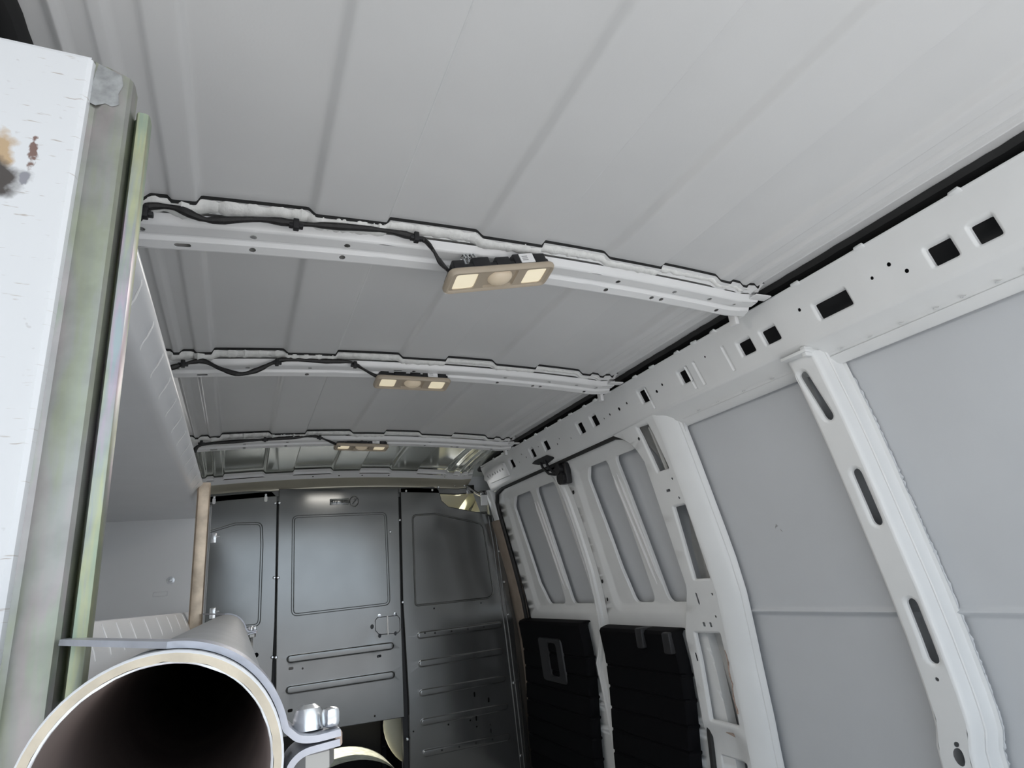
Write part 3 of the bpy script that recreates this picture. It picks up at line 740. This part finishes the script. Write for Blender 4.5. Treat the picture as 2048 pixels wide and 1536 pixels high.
# latch plate line (thin engraved outline and a bright bar)
lp = MB(); a = BZ(920, 775); b = BZ(1040, 870)
l_ = [BZ(*q) for q in ((932, 785), (1030, 775), (1042, 790), (1044, 848), (1032, 862), (940, 870), (922, 850), (920, 800))]
lp.tube([(u, 2.9835, v) for u, v in l_ + l_[:1]], .0016, 6); lo_ = lp.build('latch_outline', 'black', tC)
lb = MB(); u0 = BZ(980, 777); u1 = BZ(984, 870); lb.tube([(u0[0], 2.983, u0[1]), (u1[0], 2.983, u1[1])], .0035, 6); lb.build('latch_bar', 'bright', lo_)
# embossed maker's plate: raised band and round emblem with blurred small capitals
e0 = BZ(695, 213); e1 = BZ(826, 208)
em = MB(); em.box(e0[0], 2.9815, e0[1] - .014, e1[0] - .035, 2.986, e0[1] + .016, .002); em.build('name_band', 'part', tC)
em = MB(); cx, cz = BZ(815, 209)
em.tube([(cx + .021 * math.cos(a), 2.984, cz + .024 * math.sin(a)) for a in np.linspace(0, 2 * math.pi, 21)], .0034, 6)
em.tube([(cx - .008, 2.983, cz - .012), (cx + .002, 2.982, cz + .0), (cx + .012, 2.982, cz + .012)], .003, 6)
em.tube([(cx + .012, 2.982, cz + .012), (cx - .004, 2.982, cz + .013)], .0028, 6)
em.build('emblem', 'part', tC)
rnd = random.Random(12); x0 = e0[0] + .006; x1 = e1[0] - .045; lt = MB()
for k in range(11):                  # the lettering is worn to short strokes, too small to read
    if k == 5: continue
    xx = x0 + (x1 - x0) * k / 10; h_ = .0075 + .002 * rnd.random(); zc = e0[1] + .001 + (e1[1] - e0[1]) * k / 10
    for a_, b_ in rnd.sample([((-.003, -1), (-.003, 1)), ((-.003, 1), (.003, 1)), ((-.003, -1), (.0, 1)), ((.0, 1), (.003, -1)), ((.003, -1), (.003, 1)), ((-.003, 0), (.003, 0))], 3):
        lt.tube([(xx + a_[0], 2.981, zc + a_[1] * h_), (xx + b_[0], 2.981, zc + b_[1] * h_)], .0011, 5)
lt.build('worn_lettering', 'part', tC)['kind'] = 'stuff'
# right panel
tR, pts = bpanel('partition_panel', [(1050, 143), (1210, 136), (1236, 150), (1250, 205), (1285, 236), (1500, 278), (1538, 300), (1552, 400), (1584, 620), (1614, 850), (1642, 1150), (1676, 1570), (1100, 1570), (1092, 1200), (1062, 700)], [],
                 'right dark grey partition panel with five long ribs and bolted edge flange')
fe = [(rpoly([BZ(*q) for q in ((1103, 272), (1225, 265), (1462, 316), (1520, 690), (1118, 732))], [.02, .05, .05, .03, .03], 5), [(.003, .0028), (.006, .003), (.010, .0005)], True)]
for a, b in (((1146, 874), (1538, 822)), ((1152, 1015), (1545, 955)), ((1157, 1160), (1556, 1090)), ((1163, 1306), (1568, 1228)), ((1170, 1462), (1580, 1378))): fe.append((ribz(a, b, .034), [(.003, -.001), (.006, -.0045), (.009, -.005)], True))
for q, r_ in (((1215, 740), .004), ((1448, 713), .004), ((1112, 1352), .004), ((1286, 1318), .004), ((1427, 1328), .004), ((1395, 1297), .004), ((1495, 1318), .004)):
    fe.append((circ(*BZ(*q), r_, 8), HOLE, False))
for q in ((1416, 1168), (1486, 1195), (1425, 1287), (1498, 1350)):
    x, z = BZ(*q); fe.append((rrect(x - .004, z - .010, x + .004, z + .010, .003), HOLE, False))
mb = MB(); sheet(mb, rpoly(pts, [.03, .03, .02, .04, .04, .02, .04, 0, 0, 0, 0, 0, 0, 0, 0]), fe, lambda u, v, w: (u, 2.992 + w, v), hem=[(-.004, .004), (-.005, .02)], seg=.06)
mb.build('sheet', 'part', tR, wn=True)
fg = MB()
for dx, r_ in ((0, .0035), (18, .003)):
    l_ = [BZ(x + dx, y) for x, y in ((1486, 282), (1508, 400), (1540, 640), (1575, 900), (1610, 1200), (1648, 1550))]
    fg.tube([(u, 2.991, v) for u, v in l_], r_, 6)
fg.build('flange_bead', 'part', tR)
for q in ((1075, 156), (1205, 152), (1518, 328), (1538, 455), (1563, 608), (1582, 770), (1612, 1110), (1645, 1472), (1082, 1390)): bolt_at(tR, *q, y=2.99)
for a, b in (((1168, 862), 0), ((1300, 853), 0), ((1380, 843), 0), ((1460, 832), 0), ((1218, 862), 0), ((1252, 1444), 0), ((1338, 1427), 0), ((1422, 1408), 0), ((1503, 1391), 0)):
    x, z = BZ(*a); t = MB(); t.add([(x + .0045 * math.cos(k), 2.9865, z + .0045 * math.sin(k)) for k in np.linspace(0, 2 * math.pi, 8, endpoint=False)], [tuple(range(8))]); t.build('rib_hole', 'dark', tR)
for q in ((1235, 137), (1318, 128), (1366, 128)): bolt_at(hd, *q, y=2.989)
# posts behind the seams
ps = thing('partition_frame', (XC, 3.02, -.95), 'black frame posts behind the partition seams', 'frame')
for qa, qb in (((432, 140), (405, 1560)), ((1040, 135), (1095, 1560))):
    a = BZ(*qa); b = BZ(*qb); f_ = MB()
    f_.add([(a[0] - .02, 3.012, a[1]), (a[0] + .02, 3.012, a[1]), (b[0] + .02, 3.012, b[1]), (b[0] - .02, 3.012, b[1]), (a[0] - .02, 3.04, a[1]), (a[0] + .02, 3.04, a[1]), (b[0] + .02, 3.04, b[1]), (b[0] - .02, 3.04, b[1])],
           [(0, 1, 2, 3), (4, 5, 6, 7), (0, 1, 5, 4), (1, 2, 6, 5), (2, 3, 7, 6), (3, 0, 4, 7)])
    f_.build('post', 'black', ps)
f_ = MB(); f_.grid([[(F(v) + d, 3.02, v) for v in np.linspace(-.94, .36, 20)] for d in (-.075, .005)]); f_.build('edge_strip', 'part', ps)
f_ = MB(); a = BZ(-120, 150); b = BZ(1215, 128); f_.box(a[0], 3.008, b[1] - .05, b[0], 3.03, b[1] + .05); f_.build('top_rail', 'part', ps)

# ================================================================== CAB behind the partition
cb = MB()
cb.grid([[(x, y, arch(x, y) - .03) for x in np.linspace(-.28, 1.16, 14)] for y in (3.06, 3.12, 3.2, 3.28, 3.45)])
tag(cb.build('trim_2', 'cream'), 'cream headliner of the cab', kind='structure')
cc = MB()
cc.grid([[(1.235 + .03 * math.sin(3 * (y - 3.1)) + .06 * (.5 - z) , y, z) for z in np.linspace(.1, .50, 8)] for y in np.linspace(3.06, 3.6, 8)])
cc.grid([[(1.03 + .20 * k, 3.30 + .25 * math.sin(k * 2.5) + .2 * (z - .3), z) for z in np.linspace(.2, .52, 6)] for k in np.linspace(0, 1.1, 10)])
tag(cc.build('trim_3', 'cream'), 'cream pillar trim of the cab', kind='structure')
cfl = MB(); cfl.box(-.44, 3.06, -.9499, 1.33, 4.29, -.935)
tag(cfl.build('trim_11', 'trim'), 'black cab floor mat', kind='structure')
cd = MB(); cd.box(-.5, 4.3, -.95, 1.4, 4.6, -.15, .05)
tag(cd.build('trim_4', 'black'), 'dark dashboard ahead of the seats', kind='structure')
cco = MB(); cco.box(.17, 3.50, -.95, .72, 4.28, -.30, .04)  # made-up block that keeps the view through the gap black
tag(cco.build('trim_10', 'seat'), 'black box added as a dark backdrop behind the partition gap', kind='structure')
cdl = MB(); cdl.box(1.33, 3.05, -.95, 1.36, 4.5, -.1); cdl.box(-.47, 3.05, -.95, -.44, 4.5, -.1)
tag(cdl.build('trim_5', 'black'), 'dark lower cab sides', kind='structure')
for i, x in enumerate((-.13, 1.01)):
    s_ = thing('cab_seat', (x, 3.55, -.95), ('left' if i == 0 else 'right') + ' black cab seat ahead of the partition', 'seat')
    a = MB(); a.box(x - .26, 3.25, -.62, x + .26, 3.85, -.48, .05); a.build('seat_cushion', 'seat', s_)
    a = MB(); a.box(x - .25, 3.22, -.60, x + .25, 3.36, .12, .05); a.build('backrest', 'seat', s_)
    a = MB(); a.box(x - .22, 3.3, -.95, x + .22, 3.8, -.62, .03); a.build('seat_base', 'black', s_)
# pale ribbed cover whose round top shows at the very bottom, and a cream shell at the right of the gap
pr = MB(); rows = []
p0 = onY(585, 1536, 3.15); p1_ = onY(800, 1536, 3.15)
cx = float(p0[0] + p1_[0]) / 2; zt = float(onY(690, 1522, 3.15)[2])
for j in range(22):
    y = 3.13 + .30 * j / 21
    rows.append([(cx + (.27 + .002 * (j % 2)) * math.sin(a), y, zt - .20 + (.20 + .0015 * (j % 2)) * math.cos(a)) for a in np.linspace(-1.5, 1.5, 26)])
pr.grid(rows)
tag(pr.build('engine_cover', 'pale'), 'pale ribbed round-topped cover low in the gap under the partition door', 'cover')
cs = MB(); c0 = onY(790, 1478, 3.2)
bmx = bmesh.new(); bmesh.ops.create_uvsphere(bmx, u_segments=20, v_segments=12, radius=1)
cs.bm(bmx, Matrix.Translation((float(c0[0]) + .03, 3.24, float(c0[2]) - .005)) @ Matrix.Rotation(-.45, 4, 'Y') @ Matrix.Diagonal((.06, .05, .125, 1)))
tag(cs.build('trim_shell', 'cream'), 'cream rounded trim shell at the right of the gap under the partition door', 'trim')

# ================================================================== DOME LAMPS, their wiring
def make_lamp():
    t = thing('dome_lamp', (0, 0, 0), 'x', 'lamp', 'dome lamps hanging from the roof bows')
    b = MB(); L, Wd = .105, .031
    lo = rrect(-L, -Wd, L, Wd, .016, 6)
    mpl = lambda u, v, w: (u, v, w)
    lens = [rrect(-.090, -.020, -.048, .020, .006), rrect(.048, -.020, .090, .020, .006), rrect(-.030, -.021, .030, .021, .004)]
    face = inset(ccw(lo), .009)
    rows = [[mpl(u, v, w) for u, v in inset(ccw(lo), i)] for i, w in ((.002, .012), (0, .009), (0, .005), (.0015, .002), (.004, 0), (.007, .001), (.009, .003))]
    b.grid(rows, True)
    fill(b, face, [ccw(q) for q in lens], mpl, .003)
    for q in lens[:2]: b.grid([[(u, v, .003) for u, v in ccw(q)], [(u, v, .006) for u, v in ccw(q)]], True)
    q = ccw(lens[2]); b.grid([[(u, v, .003) for u, v in q], [(u, v, .007) for u, v in inset(q, .002)]], True); fill(b, inset(q, .002), [], mpl, .007)
    b.build('bezel', 'beige', t)
    for q in lens[:2]:
        l_ = MB(); q2 = ccw(q); cxq = sum(p[0] for p in q2) / len(q2)
        fill(l_, resample(q2, .008), [], lambda u, v, w: (u, v, .0055 - .002 * math.cos((u - cxq) * 60) * math.cos(v * 60)), 0, [('u', cxq), ('v', 0)]); l_.build('lens', 'lens', t)
    d = MB(); d.lathe([(.0001, -.004), (.008, -.0035), (.015, -.001), (.020, .004), (.021, .007)], 18, Matrix.Diagonal((1.15, .95, 1, 1))); d.build('dome_lens', 'dome', t)
    h = MB()
    h.box(-.097, -.024, .010, .097, .024, .024, .003)
    for x0, x1, z1 in ((-.092, -.07, .031), (-.055, -.022, .034), (-.010, .018, .032), (.026, .040, .036), (.068, .092, .034)): h.box(x0, -.026, .012, x1, .020, z1, .002)
    h.build('housing', 'black', t)
    s = MB(); s.box(.038, -.0275, .014, .066, -.0255, .034); stk = s.build('sticker', 'sticker', t)
    s = MB()
    for k in range(3): s.box(.042, -.0279, .019 + k * .004, .053, -.0275, .0205 + k * .004)
    s.build('sticker_print', 'ink', stk)
    c = MB()
    for x in (-.062, -.056, -.048, -.042): c.tube([(x, -.004, .03), (x, -.004, .050), (x + .003, -.012, .053), (x + .004, -.016, .040)], .0014, 6)
    tag(c.build('spring_clip', 'zincbolt', t), 'bright spring clip')
    for x in (-.085, .03, .06): k = MB(); k.box(x, -.012, .03, x + .012, .006, .042, .002); k.build('mounting_lug', 'black', t)
    return t
lamp = make_lamp()
def light_lamp(o, i):
    d = bpy.data.lights.new('lamp_light', 'AREA'); d.shape = 'RECTANGLE'; d.size = .18; d.size_y = .04; d.energy = LAMP_W; d.color = (1, .95, .88)
    q = bpy.data.objects.new('lamp_light', d); COL.objects.link(q); q.parent = o; q.location = (0, 0, -.008)
LAMP_W = 0.9
def place_lamp(o, a, b, y, tilt, label, lift=0):
    A = Vector(onY(*a, y)); Bv = Vector(onY(*b, y)); c = (A + Bv) / 2; d = Bv - A
    o.location = c + Vector((0, 0, lift)); o.rotation_euler = Euler((tilt, -math.atan2(d.z, d.x), 0)); sc = d.length / .21; o.scale = (sc,) * 3; o['label'] = label
    print('lamp', c, d.length, math.degrees(math.atan2(d.z, d.x)))
    return o
lamps = [lamp, copy_tree(lamp), copy_tree(lamp)]
place_lamp(lamps[0], (893, 570), (1102, 552), .905, -.18, 'nearest beige dome lamp, hanging askew from the first roof bow')
place_lamp(lamps[1], (749, 767), (898, 774), 1.575, -.18, 'middle beige dome lamp, level under the second roof bow')
place_lamp(lamps[2], (668, 896), (776, 899), 2.39, -.10, 'furthest small beige dome lamp in front of the shiny roof bay')

for i, o in enumerate(lamps): light_lamp(o, i)

def harness(pts, yb, clips, label, r=.0048):
    P3 = [Vector(onY(px, py, y)) for px, py, y in pts]
    # smooth the path
    out = []
    for i in range(len(P3) - 1):
        p0, p1, p2, p3 = P3[max(0, i - 1)], P3[i], P3[i + 1], P3[min(len(P3) - 1, i + 2)]
        for k in range(5):
            t = k / 5; out.append(.5 * ((2 * p1) + (p2 - p0) * t + (2 * p0 - 5 * p1 + 4 * p2 - p3) * t * t + (3 * p1 - p0 - 3 * p2 + p3) * t ** 3))
    out.append(P3[-1])
    c = sum(P3, Vector()) / len(P3)
    t = thing('wiring_harness', (c.x, c.y, c.z), label, 'cable', 'cables to the dome lamps')
    rnd = random.Random(len(pts)); rr = [r * (1 + .22 * math.sin(i * .8) + rnd.uniform(-.1, .1)) * (.8 if i > len(out) - 16 else 1.1) for i in range(len(out))]
    m = MB(); m.tube(out, rr, 8); m.build('cable', 'cable', t)
    for px, py, y in clips:
        p = onY(px, py, y); k = MB()
        k.box(p[0] - .011, y - .006, p[2] - .004, p[0] + .011, y + .004, p[2] + .003, .0015); k.box(p[0] - .0045, y - .008, p[2] - .008, p[0] + .0045, y + .004, p[2] + .010, .0015)
        k.build('cable_clip', 'black', t)
    return t
harness([(272, 440, .881), (285, 426, .881), (300, 413, .880), (350, 416, .880), (400, 436, .881), (435, 441, .881), (520, 439, .881), (590, 447, .881), (660, 452, .881), (760, 460, .881), (820, 472, .881), (848, 480, .893), (866, 500, .880), (882, 526, .89), (908, 552, .90)], .881,
        [(290, 428, .881), (592, 452, .881), (832, 477, .881)], 'nearest black taped cable clipped along the first roof bow')
harness([(338, 737, 1.508), (365, 729, 1.508), (405, 722, 1.508), (440, 737, 1.508), (478, 748, 1.508), (512, 741, 1.508), (545, 726, 1.508), (572, 719, 1.508), (640, 722, 1.508), (700, 724, 1.508), (716, 732, 1.515), (740, 746, 1.55), (768, 760, 1.57)], 1.508,
        [(366, 729, 1.508), (554, 726, 1.508), (710, 731, 1.508)], 'black cable dipping in a loose curve along the second roof bow', .0052)
harness([(388, 906, 2.328), (402, 890, 2.328), (470, 883, 2.328), (530, 879, 2.328), (600, 874, 2.328), (630, 873, 2.328), (650, 879, 2.335), (680, 892, 2.38)], 2.328,
        [(403, 887, 2.328), (530, 880, 2.328), (640, 876, 2.328)], 'thin black cable along the furthest roof bow', .0055)

# ================================================================== SHELVING (left)
SMEAR = (0, 0)
su = thing('shelf_unit', (-.25, 1.3, -.95), 'white van shelving with zinc-plated posts and slotted shelf lips along the left side', 'shelf')
s0 = onY(3, 340, .376); SMEAR = (float(s0[0]) + .25, float(s0[2]) + .95); 
# local coordinates of parts are relative to the thing; the panel's texture uses them
M['scuffed'] = scratched()
YP = .376
ep = MB()
ep.add([(-.50, YP, -.95), (-.108, YP, -.95), (-.108, YP, .351), (-.50, YP, .351)], [(0, 1, 2, 3)])
rr_ = [(-.108, 0), (-.1045, -.0012), (-.102, .0005), (-.1012, .004), (-.1012, .012)]
ep.grid([[(x, YP + dy, z) for x, dy in rr_] for z in (-.95, -.4, 0, .351)])
ep.grid([[(x, YP + dy, z) for dy, z in ((0, .351), (.001, .3535), (.004, .3545), (.02, .3545))] for x in (-.50, -.3, -.103)])
ep.build('end_panel', 'scuffed', su)
po = MB()
prof = [(-.1035, .400), (-.1035, .384), (-.1030, .3815), (-.1015, .3805), (-.0985, .3815), (-.0945, .3800), (-.0850, .3800), (-.0815, .3805), (-.0795, .3825), (-.0788, .386), (-.0788, .396)]
po.grid([[(x, y, z - (.0098 * (x + .1035) / .0247 if z > .3 else 0)) for x, y in prof] for z in np.linspace(-.95, .355, 8)])
pr2 = [(-.0790, .396), (-.0775, .394), (-.0768, .389), (-.0755, .3865), (-.0715, .3865), (-.0695, .3875), (-.0688, .390), (-.0688, .398)]
pfl = MB(); pfl.grid([[(x, y, z) for x, y in pr2] for z in np.linspace(-.036, .325, 8)]); tag(pfl.build('post_flange', 'zinc2', su), 'rainbow-tinted narrow flange')
po.add([(x, y, .355 - .0098 * (x + .1035) / .0247) for x, y in prof], [tuple(range(len(prof)))])
tag(po.build('post', 'zinc', su), 'streaky zinc-plated post with worn top')
cap = MB(); sheet(cap, [(-.1025, .320), (-.098, .318), (-.093, .321), (-.089, .3195), (-.0855, .322), (-.0865, .331), (-.0845, .338), (-.086, .3465), (-.0995, .3525), (-.1005, .345)], [], lambda u, v, w: (u, .3797, v), seg=.01)
tag(cap.build('worn_patch', 'worn', su), 'bare worn steel patch')
pf = MB()
prf = [(-.112, 1.84), (-.112, 1.803), (-.108, 1.80), (-.090, 1.80), (-.083, 1.802), (-.081, 1.806), (-.081, 1.84)]
pf.grid([[(x, y, z) for x, y in prf] for z in np.linspace(-.95, .330, 6)])
pf.add([(x, y, .330) for x, y in prf], [tuple(range(len(prf)))])
tag(pf.build('post', 'amber', su), 'amber-tinted zinc-plated post')
# upper shelf: tray, rolled lip with pressed slots
us = MB(); Y0, Y1 = .39, 2.3
lipU = [(-.101, .332), (-.0995, .328), (-.1005, .3245), (-.106, .319), (-.110, .3165), (-.120, .3065), (-.1225, .3035), (-.131, .2995), (-.137, .300)]
us.grid([[(x, y, z) for x, z in lipU] for y in (Y0, 1.0, 1.6, Y1)])
us.grid([[(x, y, z) for x, z in ((-.137, .300), (-.28, .300), (-.47, .300))] for y in (Y0, 1.0, 1.6, Y1)])
shf = us.build('shelf', 'shelf', su)
tag(shf, 'white upper shelf seen from below')
dn = None
def lip_line(px, py):                 # how far along the lip a mark sits
    r_ = ray(px, py); t = (r_[0] * -.114 + r_[2] * .312) / (r_[0] ** 2 + r_[2] ** 2); return r_[1] * t
for y in [.655, .755, .855, .950, 1.048, 1.15, 1.25, 1.35, 1.45, 1.55, 1.65, 1.75]:
    if dn is None:
        k = MB(); k.tube([(-.1025, -.026, .3225), (-.1035, -.019, .3213), (-.107, -.010, .3178), (-.111, .002, .3152), (-.116, .010, .3105), (-.119, .016, .3073), (-.1205, .026, .3055)], [.0005, .0011, .0013, .0014, .0013, .0011, .0005], 6)  # bright tubes painting the light that shows through the lip slots
        o = k.build('slot_light', 'bright', None, base=(0, 0, 0)); dn = o
    else:
        o = dn.copy(); COL.objects.link(o)
    o.parent = shf; o.location = Vector((0, y, 0)) - Vector(su['_w'])
# lower shelf
ls = MB()
lipL = [(-.134, -.004), (-.129, .001), (-.126, .000), (-.122, -.006), (-.112, -.026), (-.109, -.033), (-.104, -.048), (-.104, -.058)]
ls.grid([[(x, y, z) for x, z in lipL] for y in (Y0, 1.0, 1.6, Y1)])
ls.grid([[(x, y, z) for x, z in ((-.134, -.004), (-.136, -.02), (-.28, -.02), (-.47, -.02))] for y in (Y0, 1.0, 1.6, Y1)])
sh2 = ls.build('shelf', 'shelf', su); tag(sh2, 'white lower shelf behind the pipe')
d2m = None
for y in [.47, .535, .60, .665, .74, .82, .92, 1.05, 1.2, 1.37, 1.55, 1.74]:
    if d2m is None:
        k = MB(); k.tube([(-.1235, .012, -.003), (-.121, .006, -.0075), (-.1165, .0, -.0165), (-.112, -.006, -.0255), (-.109, -.012, -.032)], [.0005, .0011, .0012, .0011, .0005], 6)  # same painted light for the slots of the lower lip
        o = k.build('slot_light', 'bright', None, base=(0, 0, 0)); d2m = o
    else:
        o = d2m.copy(); COL.objects.link(o)
    o.parent = sh2; o.location = Vector((0, y, 0)) - Vector(su['_w'])
# far end panel with a rivet and a pressed rectangle
fe_ = MB()
c1 = onY(341, 1161, 2.3); q0 = onY(304, 1195, 2.3); q1 = onY(336, 1182, 2.3)
sheet(fe_, [(-.47, -.95), (-.098, -.95), (-.098, .335), (-.47, .335)], [(rrect(q0[0], q0[2], q1[0], q1[2], .004), [(.0015, .0015), (.003, .0003)], True)], lambda u, v, w: (u, 2.3 + w, v), hem=[(-.003, .003), (-.003, -.02)], seg=.1)
tag(fe_.build('end_panel', 'white', su, wn=True), 'pale grey far end panel')
rv = MB(); rv.lathe([(0, -.008), (.004, -.0075), (.006, -.004), (.0065, -.002), (.012, -.0015), (.012, .001)], 14, Matrix.Translation((float(c1[0]), 2.3, float(c1[2]))) @ Matrix.Rotation(-math.pi / 2, 4, 'X')); rv.build('rivet', 'zincbolt', su)
for q in ((427, 1075), (425, 1225)):
    cl = MB(); p = onY(*q, 2.3); cl.box(p[0] - .008, 2.28, p[2] - .02, p[0] + .010, 2.292, p[2] + .015, .003); cl.tube([(p[0], 2.284, p[2]), (p[0] + .02, 2.284, p[2] + .003)], .004, 8); cl.build('panel_clip', 'zincbolt', su)

# ================================================================== PIPE and its clamps
PX, PZ, PR = -.0267, -.0612, .0472
PY0, PY1 = .300, 1.70
pi_ = thing('pipe', (PX, 1.1, PZ - PR), 'thick-walled grey pipe with a tan cut end lying along the shelf post', 'pipe')
def ring(r_, y, n=64, j=0, rnd=None): return [(PX + (r_ + (rnd.uniform(-j, j) if rnd else 0)) * math.cos(a), y, PZ + (r_ + (rnd.uniform(-j, j) if rnd else 0)) * math.sin(a)) for a in np.linspace(0, 2 * math.pi, n, endpoint=False)]
rnd = random.Random(2)
ri = PR - .0052
a = MB(); a.grid([ring(PR, PY0 + .002), ring(PR, .6), ring(PR, 1.2), ring(PR, PY1)], True); a.build('outer_wall', 'pipe', pi_)
a = MB(); a.grid([ring(ri, PY0 + .002), ring(ri, .7), ring(ri, 1.2), ring(ri, PY1)], True); a.add(ring(ri, PY1), [tuple(range(64))]); tag(a.build('bore', 'pipein', pi_), 'dark brownish bore')
a = MB(); a.grid([ring(PR - .0010, PY0), ring(ri + .0009, PY0, rnd=rnd, j=.0003)], True); tag(a.build('cut_face', 'pvcend', pi_), 'tan sawn end face')
a = MB(); a.grid([ring(PR, PY0 + .002), ring(PR - .0004, PY0 + .0006), ring(PR - .0010, PY0)], True)
a.grid([ring(ri + .0009, PY0), ring(ri + .0002, PY0 + .0006, rnd=rnd, j=.0004), ring(ri, PY0 + .0022)], True); tag(a.build('rim', 'pvcrim', pi_), 'whitish rim edges')

def clamp(y0, y1, xl, yoff, label):
    t = thing('pipe_clamp', (PX, (y0 + y1) / 2, PZ - PR), label, 'clamp', 'strap clamps round the pipe')
    r0, r1 = PR + .0003, PR + .0030
    dy = lambda x: yoff * max(0, min(1, (PX - x) / (PX - xl)))
    FX = .0175                                              # how far the ear reaches past the pipe
    def strip(path, th, name, m, lab=None):
        # path: centre of the inner face, extruded outwards by th; swept across the strap's width
        q_ = [Vector(p) for p in path]; pts = []
        for i in range(len(q_) - 1):
            a_, b_, c_, d_ = q_[max(0, i - 1)], q_[i], q_[i + 1], q_[min(len(q_) - 1, i + 2)]
            for k in range(3):
                t_ = k / 3; pts.append(.5 * (2 * b_ + (c_ - a_) * t_ + (2 * a_ - 5 * b_ + 4 * c_ - d_) * t_ ** 2 + (3 * b_ - a_ - 3 * c_ + d_) * t_ ** 3))
        pts.append(q_[-1]); outp = []
        for i, p in enumerate(pts):
            d = (pts[min(i + 1, len(pts) - 1)] - pts[max(i - 1, 0)]).normalized(); outp.append(p + Vector((-d.y, d.x)) * th)
        loop = pts + outp[::-1]; k = MB(); n = len(loop)
        k.grid([[(q.x, y + dy(q.x), q.y) for q in loop] for y in (y0, y0 + .001, y1 - .001, y1)], True)
        m_ = len(pts)
        for y in (y0, y1):
            b = [(q.x, y + dy(q.x), q.y) for q in loop]; k.add(b, [(i, i + 1, n - 2 - i, n - 1 - i) for i in range(m_ - 1)])
        o = k.build(name, m, t)
        return tag(o, lab) if lab else o
    # upper half: flat leg from the post, over the pipe, then curling out into an ear
    up = [(xl + (PX - xl) * k / 12, PZ + r0 + .0045 * (1 - k / 12)) for k in range(12)]
    up += [(PX + r0 * math.sin(a), PZ + r0 * math.cos(a)) for a in np.linspace(0, 1.28, 22)]
    e = Vector((PX + r0 * math.sin(1.28), PZ + r0 * math.cos(1.28)))
    zz = PZ + .0016
    up += [(e.x + .0014, e.y - .005), (e.x + .0036, zz + .0046), (e.x + .0068, zz + .0018), (e.x + .0110, zz + .0004), (e.x + .0165, zz), (e.x + .026, zz + .0006)]
    strip(up, .0028, 'upper_strap', 'strap')
    lo = [(e.x + .0255, zz - .0004), (e.x + .0165, zz - .0010), (e.x + .0110, zz - .0016), (e.x + .0068, zz - .0034), (e.x + .0036, zz - .0068), (e.x + .0014, zz - .013)]
    lo += [(PX + r0 * math.sin(a), PZ + r0 * math.cos(a)) for a in np.linspace(1.86, 3.14, 22)] + [(xl + (PX - xl) * (1 - k / 4), PZ - r0) for k in range(1, 5)]
    strip(lo, .0028, 'lower_strap', 'strap')
    ye = (y0 + y1) / 2; ex = e.x + .0155
    k = MB(); k.box(e.x + .0235, y0 + .001, zz - .0035, e.x + .0268, y1 - .003, zz + .0026, .001); tag(k.build('cut_end', 'copper', t), 'rust-tinted cut end')
    k = MB(); k.lathe([(0, .010), (.0035, .0098), (.0058, .008), (.0068, .005), (.0070, .0), (.0070, -.001)], 14, Matrix.Translation((ex - .002, ye + .002, zz + .0036)) @ Matrix.Rotation(-.15, 4, 'X')); bh = k.build('bolt_head', 'zincbolt', t)
    k = MB(); k.box(ex + .0015, ye - .010, zz + .0035, ex + .0085, ye - .003, zz + .012, .0022, Matrix.Translation((ex, ye, zz)) @ Matrix.Rotation(.35, 4, 'Z') @ Matrix.Translation((-ex, -ye, -zz))); k.build('head_wing', 'zincbolt', bh)
    k = MB(); k.lathe([(.0001, -.0040), (.0098, -.0040), (.0105, -.005), (.0105, -.0115), (.0098, -.0122), (.0001, -.0122)], 6, Matrix.Translation((ex - .001, ye, zz)) @ Matrix.Rotation(.2, 4, 'Z')); nu = k.build('nut', 'nut', t, smooth=False)
    k = MB(); z = -.012; pr_ = []
    while z > -.04: pr_ += [(.0036, z), (.0043, z - .0008), (.0036, z - .0016)]; z -= .0016
    k.lathe(pr_ + [(.0001, z)], 14, Matrix.Translation((ex - .001, ye, zz))); k.build('thread', 'nut', nu)
    return t
clamp(.309, .333, -.0785, .066, 'nearer steel strap clamp bolted around the pipe by its cut end')
clamp(1.66, 1.685, -.0805, .115, 'further thin strap clamp around the far end of the pipe')

# ------------------------------------------------------------------ stand everything on the load floor at z = 0
for o in list(COL.objects):
    if '_w' in o.keys(): del o['_w']
    if o.parent is None and o.type != 'LIGHT': o.location.z += FLOOR
camo.matrix_world.translation.z = FLOOR
